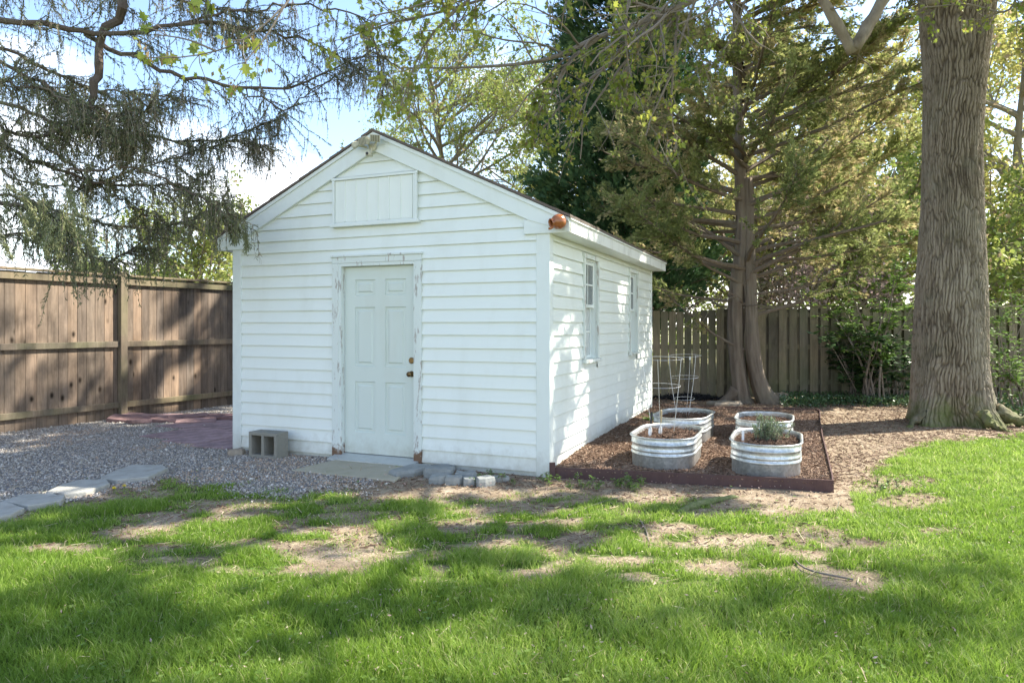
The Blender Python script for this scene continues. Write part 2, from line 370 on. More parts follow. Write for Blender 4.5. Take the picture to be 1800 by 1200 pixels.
M['farleaf'] = tint_mat('spring_leaf', [(.14,.21,.05), (.26,.33,.08), (.40,.42,.12), (.36,.26,.20)], .6, .45, pos=[0, .45, .85, 1])
M['yellowleaf'] = tint_mat('yellow_spring_leaf', [(.24,.30,.07), (.42,.42,.12), (.50,.46,.18), (.42,.30,.22)], .6, .5, pos=[0, .45, .85, 1])
M['pinkleaf'] = tint_mat('pink_blossom', [(.42,.28,.28), (.58,.44,.42), (.30,.34,.14)], .6, .4)
M['spruceneedle'] = tint_mat('spruce_needle', [(.07,.09,.05), (.13,.155,.075), (.24,.26,.12), (.28,.23,.16)], .6, .2, pos=[0, .5, .85, 1])
M['cedarneedle'] = tint_mat('cedar_spray', [(.13,.17,.06), (.27,.31,.11), (.44,.45,.18), (.46,.36,.21)], .7, .5, pos=[0, .45, .8, 1])
M['darkneedle'] = tint_mat('dark_evergreen_spray', [(.03,.065,.032), (.06,.125,.05), (.12,.19,.065)], .6, .25)
M['rhodo'] = tint_mat('rhododendron_leaf', [(.03,.07,.025), (.06,.12,.04), (.10,.17,.06)], .32, .12, spec=.5)
M['shrubleaf'] = tint_mat('bright_shrub_leaf', [(.08,.16,.03), (.15,.26,.05), (.24,.34,.08)], .45, .35)
M['grassb'] = tint_mat('grass_blade', [(.11,.20,.025), (.23,.36,.05), (.42,.52,.15), (.58,.52,.30)], .45, .55, spec=.25, pos=[0, .45, .88, 1])
M['pebble'] = tint_mat('grey_gravel', [(.20,.175,.15), (.36,.33,.29), (.50,.465,.42), (.42,.32,.24), (.62,.58,.53)], .85, pos=[0, .35, .7, .85, 1])
M['chip'] = tint_mat('bark_mulch', [(.10,.055,.035), (.20,.125,.085), (.31,.22,.155), (.42,.34,.26)], .9, pos=[0, .4, .8, 1])
M['blackchip'] = tint_mat('black_mulch', [(.008,.008,.01), (.02,.02,.024), (.04,.04,.045)], .8)
M['petal'] = tint_mat('fallen_petal', [(.42,.26,.24), (.60,.45,.40), (.55,.50,.36)], .7, .3)
M['yellow'] = noise_mat('dandelion_yellow', [(.75,.55,.02), (.85,.70,.05)], 40, .7, 0)
M['neighwall'] = noise_mat('neighbour_wall', [(.55,.56,.57), (.66,.67,.68)], 3, .8, .1)
M['neighroof'] = noise_mat('pale_metal_roof', [(.50,.52,.55), (.66,.68,.70)], 2, .5, .1)
# ------------------------------------------------------------ ground, lawn, gravel
def pix(x, y):                                   # ground point -> photograph coordinates, for the lawn map only
    return 900 + x / np.maximum(y, .3) * FPX, HOR + CAM_H * FPX / np.maximum(y, .3)
BARE = [(430,890,75,20),(100,965,90,10),(270,915,60,14),(560,930,80,10),(640,950,35,14),(700,985,35,9),(900,895,100,12),(800,925,60,12),
        (1090,988,140,13),(930,1010,60,14),(1240,1000,60,12),(1520,1022,85,18),(1330,895,110,13),
        (1400,975,60,12),(860,960,70,14),(1300,950,70,14),(1610,880,70,14),(1560,850,80,14),(1430,1000,50,9),(1180,930,60,9),(1040,950,50,8),(1500,960,60,9),(1350,1005,50,8),(520,965,60,9),(760,1020,50,7),(1250,960,60,8),(960,920,60,8),(1650,930,50,8),(300,960,60,8),(1120,1015,60,8)]
def in_bed(x, y):
    lx = (x - AX) * .9248 - (y - AY) * .3804; ly = (x - AX) * .3804 + (y - AY) * .9248
    return (lx > -.02) & (lx < 2.62) & (ly > -.35) & (ly < 5.35)
def grass_density(x, y):
    px, py = pix(x, y)
    n = fbm(x * 1.9, y * 1.9, 4, 3); n2 = fbm(x * 6, y * 6, 3, 11); n3 = fbm(x * 4.2 + 7, y * 5.5, 4, 19)
    # upper border of the lawn, read along the photograph's width
    bx = [-900, 0, 60, 130, 240, 300, 400, 510, 640, 780, 960, 1200, 1465, 1500, 1560, 1640, 1800, 2600]
    by = [1080, 915, 898, 880, 862, 842, 846, 852, 862, 872, 868, 872, 880, 842, 800, 772, 758, 748]
    top = np.interp(px, bx, by) + (n2 - .5) * 26
    d = np.clip((py - top) / 16, 0, 1)
    sparse = np.clip(1 - (py - 1000) / 60, 0, 1) * np.clip((px + 100) / 500, 0.25, 1) * np.clip(1 - (px - 1480) / 160, .15, 1)
    band = np.clip(.5 - (n * .65 + n2 * .35), -.5, .5)
    d = d * np.clip(1.0 - sparse * (.36 + band * 2.2 + (n3 - .5) * 3.6 + (n2 - .5) * 1.5), .12, 1)
    near_edge = np.clip(1 - (py - top) / 34, 0, 1) * ((px > 300) & (px < 1560))
    d = d * (1 - .55 * near_edge)
    for cx, cy, rx, ry in BARE:
        q = ((px - cx) / rx) ** 2 + ((py - cy) / ry) ** 2
        d = d * np.clip((q + (n2 - .5) * 2.6 - .25) / 1.3, .14, 1)
    d = np.where(in_bed(x, y), 0, d)
    lx = (x - AX) * .9248 - (y - AY) * .3804; ly = (x - AX) * .3804 + (y - AY) * .9248
    d = np.where((lx < 0) & (lx > -3.87) & (ly > -.02), 0, d)
    return np.clip(d, 0, 1)

def ground_material():
    m, nt, b = newmat('soil_and_turf')
    at = nt.nodes.new('ShaderNodeAttribute'); at.attribute_name = 'tint'
    n = noise(nt, 4, 10, .78); dr = ramp(nt, [(.17,.125,.08), (.35,.275,.195), (.56,.47,.355)], [.3, .5, .7]); nt.links.new(n.outputs[0], dr.inputs[0])
    n1 = noise(nt, 60, 5, .7); d2 = ramp(nt, [(.62,)*3, (1.12,)*3], [.35, .65]); nt.links.new(n1.outputs[0], d2.inputs[0])
    dirt = mixc(nt, 1.0, dr.outputs[0], d2.outputs[0], 'MULTIPLY')
    n3 = noise(nt, 25, 5, .7); gr = ramp(nt, [(.045,.085,.012), (.085,.14,.025), (.15,.17,.06)]); nt.links.new(n3.outputs[0], gr.inputs[0])
    nf = noise(nt, 14, 9, .8); fa = nt.nodes.new('ShaderNodeMath'); fa.operation = 'ADD'; nt.links.new(at.outputs['Fac'], fa.inputs[0]); nt.links.new(nf.outputs[0], fa.inputs[1])
    fm = nt.nodes.new('ShaderNodeMapRange'); fm.inputs[1].default_value = .70; fm.inputs[2].default_value = 1.10; nt.links.new(fa.outputs[0], fm.inputs[0])
    c = mixc(nt, fm.outputs[0], dirt, gr.outputs[0])
    nt.links.new(c, b.inputs['Base Color']); b.inputs['Roughness'].default_value = .97; b.inputs['Specular IOR Level'].default_value = .1
    n4 = noise(nt, 35, 8, .75); bump(nt, b, n4.outputs[0], .9, .02)
    return m
def hgt(x, y):                                   # gentle lumps of the yard
    return (fbm(x * .8, y * .8, 3, 5) - .5) * .05 * np.clip((7.0 - y) / 1.5, 0, 1)
xs = np.concatenate([[-400, -120, -40, -18], np.arange(-11, 12.01, .07), [18, 40, 120, 400]])
ys = np.concatenate([[-60, -15, -3], np.arange(0.6, 14.3, .07), [18, 30, 60, 150, 700]])
XX, YY = np.meshgrid(xs, ys, indexing='ij')
ins = (np.abs(XX) < 11.5) & (YY > .5) & (YY < 14)
DD = np.where(ins, grass_density(XX, YY), .35) ; ZZ = np.where(ins, hgt(XX, YY), 0)
nx, ny = XX.shape
i = np.arange(nx - 1)[:, None] * ny + np.arange(ny - 1)[None]
g = MB().add(np.stack([XX, YY, ZZ], -1).reshape(-1, 3), np.stack([i, i + ny, i + ny + 1, i + 1], -1).reshape(-1, 4), tint=np.clip(DD.ravel() * 1.1, 0, .9))
ground = g.build('ground', ground_material(), smooth=True); tag(ground, kind='structure')

# blades
def grass():
    mb = MB(); tot = 0
    for (y0, y1, dens, wid, hg) in ((1.9, 3.2, 11500, .0032, .062), (3.2, 4.4, 9500, .0038, .06), (4.4, 5.8, 7500, .0046, .052), (5.8, 7.6, 5600, .0055, .045), (7.6, 10.5, 3200, .007, .045)):
        xr = .78 * y1 + .9
        n = int(dens * (y1 - y0) * 2 * xr); x = rng.uniform(-xr, xr, n); y = rng.uniform(y0, y1, n)
        k = np.abs(x) < .78 * y + .7; x = x[k]; y = y[k]
        dd = grass_density(x, y); tf = np.clip((fbm(x * 11, y * 11, 3, 91) - .40) * 5, 0, 1.6); thin = np.clip((.85 - dd) * 2, 0, 1); k = rng.random(len(x)) < dd * (1 - thin + thin * tf); x = x[k]; y = y[k]; n = len(x)
        cl = fbm(x * 3, y * 3, 3, 21); cl2 = fbm(x * 9, y * 9, 2, 31)
        h = .74 * hg * (.30 + 1.0 * cl + .6 * rng.random(n)) * (.65 + .95 * cl2) * (.30 + .70 * np.clip(grass_density(x, y) * 1.3, 0, 1))
        tall = rng.random(n) < .02; h[tall] *= 1.5
        # lean: swirling clumps
        an = fbm(x * 4.5, y * 4.5, 2, 41) * 16 + rng.normal(0, 1.5, n)
        ln = h * rng.uniform(.25, 1.1, n) ; dx = np.cos(an) * ln; dy = np.sin(an) * ln
        a2 = rng.uniform(0, np.pi, n); wx = np.cos(a2) * wid / 2; wy = np.sin(a2) * wid / 2
        z0 = hgt(x, y) - .003
        v = np.zeros((n, 5, 3))
        v[:, 0] = np.c_[x - wx, y - wy, z0]; v[:, 1] = np.c_[x + wx, y + wy, z0]
        v[:, 2] = np.c_[x + dx * .38 + wx * .85, y + dy * .38 + wy * .85, z0 + h * .62]; v[:, 3] = np.c_[x + dx * .38 - wx * .85, y + dy * .38 - wy * .85, z0 + h * .62]
        v[:, 4] = np.c_[x + dx, y + dy, z0 + h]
        off = (np.arange(n) * 5)[:, None]
        t = np.clip(.18 + .62 * fbm(x * 1.3, y * 1.3, 3, 51) + rng.normal(0, .13, n), 0, .86); dry = rng.random(n) < .06; t[dry] = rng.uniform(.88, 1, dry.sum())
        mb.add(v.reshape(-1, 3), np.array([[0, 1, 2, 3]]) + off, np.array([[3, 2, 4]]) + off, np.repeat(t, 5)); tot += n
    n = 150000; x = rng.uniform(-6.5, 8, n); y = rng.uniform(3.6, 8.8, n); px_, py_ = pix(x, y); dd = grass_density(x, y); ft = fbm(x * 5, y * 5, 3, 77)
    k = (np.abs(x) < .78 * y + .6) & ~in_bed(x, y) & (dd > .045) & (rng.random(n) < np.clip((ft - .30) * 3.2, .05, 1)) & (dd < .8); x, y = x[k], y[k]; n = len(x)
    h = rng.uniform(.010, .030, n) * (1 + .8 * (fbm(x * 8, y * 8, 2, 3) > .55)); an = rng.uniform(0, 2 * np.pi, n); ln = h * rng.uniform(.2, 1.3, n); a2 = rng.uniform(0, np.pi, n); wx, wy = np.cos(a2) * .0028, np.sin(a2) * .0028; z0 = hgt(x, y) - .002
    v = np.stack([np.c_[x - wx, y - wy, z0], np.c_[x + wx, y + wy, z0], np.c_[x + np.cos(an) * ln, y + np.sin(an) * ln, z0 + h]], 1)
    t = np.clip(rng.normal(.5, .18, n), 0, .86); dry = rng.random(n) < .16; t[dry] = rng.uniform(.88, 1, dry.sum()); mb.add(v.reshape(-1, 3), None, np.array([[0, 1, 2]]) + (np.arange(n) * 3)[:, None], np.repeat(t, 3))
    print('blades', tot, n)
    return tag(mb.build('lawn_grass', M['grassb']), 'green lawn grass with thin bare patches', 'grass', kind='stuff')
grass()

# clover and straw among the grass
def lawn_bits():
    n = 5200; y = rng.uniform(2.4, 7.0, n); x = rng.uniform(-.82, .82, n) * y; k = (fbm(x * 1.7, y * 1.7, 3, 95) > .5) & (rng.random(n) < np.clip(grass_density(x, y) + .15, 0, 1)); x, y = x[k], y[k]; n = len(x)
    C = np.array([[0,0,0],[.5,.35,.1],[.45,.85,.05],[0,1,0],[-.45,.85,.05],[-.5,.35,.1]], float); a = rng.uniform(0, 2 * np.pi, n); mb = MB()
    s = rng.uniform(.008, .016, n); z = hgt(x, y) + rng.uniform(.008, .04, n); tn = rng.uniform(.2, 1, n)
    for k in range(3):
        aa = a + k * 2.09; mb.inst(C, [[0,1,2,3],[0,3,4,5]], np.c_[x, y, z], frame(np.c_[np.cos(aa), np.sin(aa), rng.uniform(-.1, .3, n)], np.c_[rng.normal(0, .1, (n, 2)), np.ones(n)]), s, tn)
    tag(mb.build('clover', M['shrubleaf']), 'clover leaves scattered through the lawn', 'clover', kind='stuff')
    n = 7000; y = rng.uniform(2.5, 8.5, n); x = rng.uniform(-.82, .82, n) * y; k = ~in_bed(x, y) & (rng.random(n) < .25 + .75 * (grass_density(x, y) < .6)); lx, ly = (x - AX) * .9248 - (y - AY) * .3804, (x - AX) * .3804 + (y - AY) * .9248
    k &= ~((lx < .05) & (ly > -.03)); x, y = x[k], y[k]; n = len(x); T_ = np.array([[-.035,0,0],[.035,0,0],[.03,1,.02],[-.03,1,.02]])
    tag(MB().inst(T_, [[0,1,2,3]], np.c_[x, y, hgt(x, y) + rng.uniform(.004, .025, n)], frame(np.c_[rng.normal(size=(n, 2)), rng.normal(0, .15, n)], np.c_[rng.normal(0, .3, (n, 2)), np.ones(n)]), rng.uniform(.03, .09, n), rng.random(n)).build('dry_straw', M['straw']), 'dry straw and dead grass stems on the lawn', 'straw', kind='stuff')
M['straw'] = tint_mat('dry_straw', [(.28,.21,.12), (.46,.38,.24), (.60,.53,.38)], .8, .2)
# stones and chips
OCT = np.array([[1,0,0],[0,1,0],[-1,0,0],[0,-1,0],[0,0,1],[0,0,-1],[.6,.6,.5],[-.6,.6,-.4],[-.6,-.6,.5],[.6,-.6,-.4]], float)
OCF = [[0,6,4],[6,1,4],[1,2,4],[2,8,4],[8,3,4],[3,0,4],[0,1,6],[0,5,1],[1,7,2],[1,5,7],[7,5,2],[2,3,8],[2,5,3],[3,9,0],[3,5,9],[9,5,0]]
def scatter(poly_test, x0, x1, y0, y1, dens): 
    n = int((x1 - x0) * (y1 - y0) * dens); x = rng.uniform(x0, x1, n); y = rng.uniform(y0, y1, n); k = poly_test(x, y)
    return x[k], y[k]
def loc2(x, y): return (x - AX) * .9248 - (y - AY) * .3804, (x - AX) * .3804 + (y - AY) * .9248
def gravel_test(x, y):
    px, py = pix(x, y); n2 = fbm(x * 6, y * 6, 3, 11)
    top = np.interp(px, [-900, 0, 60, 130, 240, 300, 400, 510, 640, 700, 760], [1080, 915, 898, 880, 862, 842, 862, 872, 860, 835, 800])
    lx, ly = loc2(x, y)
    fence = (x + 6.09) * .884 - (y - 10.83) * .467 > .05
    pav = (lx > -6.29) & (lx < -3.9) & (ly > np.select([lx < -5.69, lx < -5.1, lx < -4.51], [.95, .2, .04], -.08) + .01) & (rng.random(np.shape(x)) < .97)
    return ~pav & (py < top + (n2 - .5) * 24 + np.where(px > 300, rng.normal(0, 7, x.shape), 0)) & (px < 755) & ~((lx > -3.87) & (ly > -.01)) & fence & (y < 13.6)
# gravel bed sheet
gx = np.arange(-9, .4, .1); gy = np.arange(5.2, 13.7, .1)
XX, YY = np.meshgrid(gx, gy, indexing='ij'); ok = gravel_test(XX, YY).ravel()
nx, ny = XX.shape; i = (np.arange(nx - 1)[:, None] * ny + np.arange(ny - 1)[None]).ravel()
qs = np.stack([i, i + ny, i + ny + 1, i + 1], -1); qs = qs[ok[qs].all(1)]
_gv = np.stack([XX, YY, hgt(XX, YY) + .006], -1).reshape(-1, 3)
tag(MB().add(_gv, qs).build('gravel_bed', noise_mat('gravel_fines', [(.12,.11,.11), (.24,.23,.23), (.34,.33,.32)], 45, .95, .9, .01), smooth=True), kind='structure')
lawn_bits()
x, y = scatter(gravel_test, -8.5, .3, 5.2, 13.3, 3000); n = len(x); print('pebbles', n)
mb = MB(); s = .0048 + .0085 * rng.random(n) ** 1.8 + (rng.random(n) < .03) * rng.uniform(.004, .012, n) * np.where(y > 9, 1.2, 1)
tn = rng.random(n) * .84; br = fbm(x * 1.2, y * 1.2, 3, 61) > .56; tn = np.where(br & (rng.random(n) < .45), .85, tn); tn = np.where(rng.random(n) < .06, 1, tn)
mb.inst(OCT, OCF, np.c_[x, y, hgt(x, y) + .008 + s * .3], randrot(n), np.c_[s, s * rng.uniform(.6, 1, n), s * rng.uniform(.4, .8, n)], tn)
tag(mb.build('gravel', M['pebble']), 'loose grey gravel between the pine fence and the shed', 'gravel', kind='stuff')

# mulch bed surface and chips
CH = np.array([[-1,-.3,-.1],[1,-.22,-.08],[1.1,.2,-.1],[-.9,.3,-.06],[-1,-.25,.1],[.9,-.2,.14],[1,.2,.1],[-.95,.25,.08]], float)
CHF = [[0,3,2,1],[4,5,6,7],[0,1,5,4],[1,2,6,5],[2,3,7,6],[3,0,4,7]]
FR = np.array([2.796, 6.02]); FL = np.array([.375, 6.60]); BR = np.array([4.95, 11.25]); BL = np.array([2.25, 11.9])
def quad_test(c):
    c = [np.asarray(a) for a in c]
    def f(x, y):
        r = np.ones(x.shape, bool)
        for k in range(len(c)):
            a = c[k]; b = c[(k + 1) % len(c)]; r &= ((b[0]-a[0]) * (y - a[1]) - (b[1]-a[1]) * (x - a[0])) > 0
        return r
    return f
def mz(x, y):
    lx, ly = loc2(x, y); return .055 + .03 * fbm(x * 2, y * 2, 3, 71) + .05 * np.clip(1 - lx / .5, 0, 1) * np.clip(ly / 1.2, 0, 1)
bedt = quad_test([FL, FR, BR, BL])
gx = np.linspace(0, 1, 60); U, V = np.meshgrid(gx, gx, indexing='ij')
bx = (FL[None, None] * ((1-U) * (1-V))[..., None] + FR * (U * (1-V))[..., None] + BR * (U * V)[..., None] + BL * ((1-U) * V)[..., None])
i = (np.arange(59)[:, None] * 60 + np.arange(59)[None]).ravel()
tag(MB().add(np.stack([bx[..., 0], bx[..., 1], mz(bx[..., 0], bx[..., 1])], -1).reshape(-1, 3), np.stack([i, i + 60, i + 61, i + 1], -1)).build('mulch_bed',
    noise_mat('mulch_base', [(.07,.04,.03), (.17,.11,.075), (.28,.20,.14)], 40, .95, 1, .02), smooth=True), kind='structure')
x, y = scatter(bedt, .3, 5, 6, 12, 2600); n = len(x); mb = MB(); s = rng.uniform(.008, .028, n)
ro = frame(np.c_[rng.normal(size=(n, 2)), rng.normal(0, .3, n)]); 
mb.inst(CH[:, [1, 0, 2]] , CHF, np.c_[x, y, mz(x, y) + .006], ro, np.c_[s * .8, s, s * .7], np.clip(rng.beta(2, 2.2, n), 0, 1))
tag(mb.build('bark_mulch', M['chip']), 'shredded brown bark mulch inside the edged garden bed', 'mulch', kind='stuff')
# leaf litter on the bare soil round the bed, along the fence and the maple
def litter_test(x, y):
    px, py = pix(x, y); lx, ly = loc2(x, y)
    d = np.where(y < 9, grass_density(x, y), 0)
    return (d < .5) & ~bedt(x, y) & ~gravel_test(x, y) & ~((lx > -3.9) & (lx < .03) & (ly > -.02) & (ly < 5.05)) & (x > -4.3)
x, y = scatter(litter_test, -3.5, 10, 4.4, 13.7, 1100)
k = (fbm(x * 1.6, y * 1.6, 3, 81) + .25 > rng.random(len(x))) & ((y > 6.2) | (rng.random(len(x)) < .5)); x = x[k]; y = y[k]; n = len(x)
mb = MB(); s = rng.uniform(.008, .026, n); ro = frame(np.c_[rng.normal(size=(n, 2)), rng.normal(0, .25, n)])
mb.inst(CH[:, [1, 0, 2]], CHF, np.c_[x, y, hgt(x, y) + .006], ro, np.c_[s * .7, s, s * .35], np.clip(rng.beta(2, 2, n), 0, 1))
tag(mb.build('leaf_litter', M['chip']), 'dry leaf and bark litter on bare soil around the maple', 'litter', kind='stuff')
# fallen petals and seeds in the lawn
n = 2600; y = rng.uniform(2.6, 6.6, n); x = rng.uniform(-.75, .75, n) * y; k = (x > -1.2) | (rng.random(n) < .25); x = x[k]; y = y[k]; n = len(x)
PT = np.array([[0,-1,0],[.42,0,.12],[0,1,0],[-.42,0,.1]], float)
MB().inst(PT, [[0,1,2,3]], np.c_[x, y, hgt(x, y) + rng.uniform(.012, .045, n)], frame(np.c_[rng.normal(size=(n, 2)), rng.normal(0, .6, n)]), rng.uniform(.006, .013, n), rng.random(n))
_p = MB().inst(PT, [[0,1,2,3]], np.c_[x, y, hgt(x, y) + rng.uniform(.012, .045, n)], frame(np.c_[rng.normal(size=(n, 2)), rng.normal(0, .6, n)]), rng.uniform(.006, .013, n), rng.random(n)).build('fallen_petals', M['petal'])
tag(_p, 'small pale pink petals fallen over the lawn', 'petals', kind='stuff')
# ------------------------------------------------------------ the shed (local frame: front wall y=0, x from -3.867 to 0)
SW = 3.867; SL = 5.0; EAV = 2.33; SLOPE = .476; OH = .224
shed = thing('garden_shed', 'white vinyl sided gable shed with panelled door and peeling door frame', 'shed', (AX, AY, 0), SROT)
def rooftop(x): return 2.49 + (OH + min(-x, SW + x) * 1.0) * SLOPE     # roof surface height over local x (front view)
def under(x): return rooftop(x) - .17
DX0, DX1, DZ1 = -2.395, -1.43, 2.12        # door opening
HX0, HX1, HZ0, HZ1 = -2.455, -1.42, 2.545, 3.035
COURSE = .1308
def lapwall(mb, x0, x1, z0, topf, holes, place, wob=1.0, seed=0):
    """clapboards between x0 and x1 up to topf(x); holes = (x0,x1,z0,z1)"""
    z = z0; k = 0
    while z < topf((x0 + x1) / 2) :
        za, zb = z, z + COURSE + .004
        segs = [(x0, x1)]
        for hx0, hx1, hz0, hz1 in holes:
            if zb > hz0 and za < hz1:
                ns = []
                for a, b in segs:
                    if hx0 > a: ns.append((a, min(b, hx0)))
                    if hx1 < b: ns.append((max(a, hx1), b))
                    if hx1 <= a or hx0 >= b: ns = ns
                segs = [s for s in ns if s[1] - s[0] > .01]
        for a, b in segs:
            n = max(2, int((b - a) / .12)); xs_ = np.linspace(a, b, n)
            tops = np.array([topf(t) for t in xs_])
            wv = (fbm(xs_ * 1.1 + seed, np.full(n, k * .7), 2, 5) - .5) * .006 * wob
            bo = np.minimum(za + wv, tops); to = np.minimum(zb + wv, tops)
            if (to - bo).max() < .003: continue
            of = .021 + (fbm(xs_ * .9, np.full(n, k * 3.1), 2, 8 + seed) - .5) * .005
            lip = np.stack([xs_, np.full(n, .0), bo + .011], -1); p0 = np.stack([xs_, -of, bo], -1)
            p1 = np.stack([xs_, -of, bo + .004], -1); p2 = np.stack([xs_, np.full(n, -.0005), to], -1)
            keep = (to - bo) > .0005
            v = np.vstack([lip, p0, p1, p2]); v = place(v)
            i = np.arange(n - 1); i = i[keep[:-1] | keep[1:]]
            q = np.vstack([np.stack([i + r * n, i + r * n + 1, i + (r + 1) * n + 1, i + (r + 1) * n], -1) for r in range(3)])
            mb.add(v, q, tint=.5)
        z += COURSE; k += 1
        if k > 40: break
mb = MB(); lapwall(mb, -SW + .10, -.11, .045, lambda x: min(under(x), 9), [(DX0 - .08, DX1 + .055, -1, DZ1 - .03)], lambda v: v)
mb.build('front_siding', M['siding'], shed)
WINS = [(1.11, 1.74), (3.35, 3.925)]; WZ0, WZ1 = 1.07, 2.20
mb = MB(); lapwall(mb, .09, SL - .06, .045, lambda x: EAV, [(a + .03, b - .03, WZ0, WZ1) for a, b in WINS], lambda v: np.stack([-v[:, 1], v[:, 0], v[:, 2]], -1), 1, 3)
mb.build('side_siding', M['siding'], shed)
mb = MB(); lapwall(mb, .09, SL - .06, .045, lambda x: EAV, [], lambda v: np.stack([-SW + v[:, 1], SL - v[:, 0], v[:, 2]], -1), 1, 4)
lapwall(mb, .1, SW - .1, .045, lambda x: under(-x), [], lambda v: np.stack([-v[:, 0], SL - v[:, 1], v[:, 2]], -1), 1, 5)
mb.build('rear_siding', M['siding'], shed)
# sheathing behind the boards, foundation
mb = MB(); T = .1
for (a, b) in ((-SW, DX0), (DX1, 0)): mb.box((a + (.0 if a != -SW else .003), .001, 0), (b - .003 if b == 0 else b, T, 2.3))
mb.box((DX0, .001, DZ1), (DX1, T, 2.3))
v = [(-SW + .01, .001, 2.3), (-.01, .001, 2.3), (-.01, T, 2.3), (-SW + .01, T, 2.3), (-SW / 2, .001, 3.30), (-SW / 2, T, 3.30)]
mb.add(v, [[0,3,2,1],[1,2,5,4],[0,4,5,3]], [[0,1,4],[3,5,2]])
yy = [T, WINS[0][0] + .03, WINS[0][1] - .03, WINS[1][0] + .03, WINS[1][1] - .03, SL]
for k in range(0, 5, 2): mb.box((-T, yy[k], 0), (-.001, yy[k+1], EAV))
for k in (1, 3):
    mb.box((-T, yy[k], 0), (-.001, yy[k+1], WZ0)); mb.box((-T, yy[k], WZ1), (-.001, yy[k+1], EAV))
mb.box((-SW + .001, T, 0), (-SW + T, SL, EAV)); mb.box((-SW + T, SL - T, 0), (-T, SL - .001, 2.3)); mb.add([(-SW + .01, SL - T, 2.3), (-.01, SL - T, 2.3), (-SW / 2, SL - T, 3.25), (-SW + .01, SL - .001, 2.3), (-.01, SL - .001, 2.3), (-SW / 2, SL - .001, 3.25)], [[0,1,4,3],[1,2,5,4],[2,0,3,5]], [[0,2,1],[3,4,5]])
mb.build('wall_core', M['trim'], shed)
# corner posts
def post(x0, x1, y0, y1): MB().box((x0, y0, .0), (x1, y1, EAV)).build('corner_board', M['trim'], shed, bevel=.004)
post(-.115, .022, -.024, .0); post(.0, .022, .0005, .085); post(-SW - .022, -SW + .105, -.024, 0); post(-SW - .022, -SW, .0005, .085)
post(.0, .022, SL - .07, SL + .02); post(-.1, -.0005, SL, SL + .02)
# rake boards
for sgn in (1, -1):
    mb = MB(); mb2 = MB()
    xe = OH if sgn == 1 else -SW - OH; xm = -SW / 2
    def prof(x, off): return (rooftop(x) if -SW <= x <= 0 else 2.49 + (OH - (x if x > 0 else -SW - x)) * SLOPE) - off
    def strip(m, ya, yb, o0, o1, xa):
        xi = -.18 if sgn == 1 else -SW + .18
        a = [(xa, ya, prof(xa, o0)), (xi, ya, prof(xi, o0)), (xm, ya, prof(xm, o0)), (xm, ya, prof(xm, o1)), (xi, ya, prof(xi, o1)), (xa, ya, max(prof(xa, o1), EAV - .003))]
        b = [(p[0], yb, p[2]) for p in a]
        f = [[0,1,4,5],[1,2,3,4],[11,10,7,6],[10,9,8,7],[0,6,7,1],[1,7,8,2],[5,4,10,11],[4,3,9,10],[0,5,11,6],[2,8,9,3]]
        if sgn == 1: f = [q[::-1] for q in f]
        m.add(a + b, f)
    strip(mb, -.052, -.001, .065, .225, xe); strip(mb2, -.068, -.0525, .028, .069, xe)
    mb.build('rake_board', M['trim'], shed, bevel=.003); mb2.build('rake_trim', M['trim'], shed, bevel=.002)
    # eave return box under the rake end
    x_in = -.235 if sgn == 1 else -SW + .235
    MB().box((min(x_in, xe * 1.0), -.045, EAV - .004), (max(x_in, xe), -.002, EAV + .135)).build('eave_return', M['trim'], shed, bevel=.003)
# roof
mb = MB()
for sgn in (1, -1):
    xe = OH + .02 if sgn == 1 else -SW - OH - .02; xm = -SW / 2
    zz = lambda x: 2.49 + (OH - (x if sgn == 1 else -SW - x)) * SLOPE if (x > 0 or x < -SW) else rooftop(x)
    N = 16
    for k in range(N):
        t0, t1 = k / N, (k + 1) / N; xa = xe + (xm - xe) * t0; xb = xe + (xm - xe) * t1
        za, zb = zz(xa) + .006, zz(xb)
        y0, y1 = -.085 + .004 * ((k * 7) % 3), SL + .12
        a = [(xa, y0, za), (xb, y0, zb), (xb, y1, zb), (xa, y1, za), (xa, y0, za - .028), (xb, y0, zb - .024), (xb, y1, zb - .024), (xa, y1, za - .028)]
        f = [[0,3,2,1],[4,5,6,7],[0,1,5,4],[2,3,7,6],[0,4,7,3]]
        if sgn == -1: f = [q[::-1] for q in f]
        mb.add(a, f)
mb.build('roof', M['shingle'], shed)
# side fascia, drip edge and soffit
for sgn in (1, -1):
    f = lambda x: x if sgn == 1 else -SW - x
    def bb(x0, x1, y0, y1, z0, z1, name, mt, bev=0):
        a, b = sorted((f(x0), f(x1))); MB().box((a, y0, z0), (b, y1, z1)).build(name, mt, shed, bevel=bev)
    bb(OH - .02, OH, -.001, SL + .1, EAV - .003, 2.442, 'fascia', M['fascia'], .002)
    bb(OH - .015, OH + .018, -.05, SL + .11, 2.4425, 2.485, 'drip_edge', M['trim'], .006)
    bb(.003, OH - .021, -.0015, SL + .1, EAV, EAV + .012, 'soffit', M['trim'])
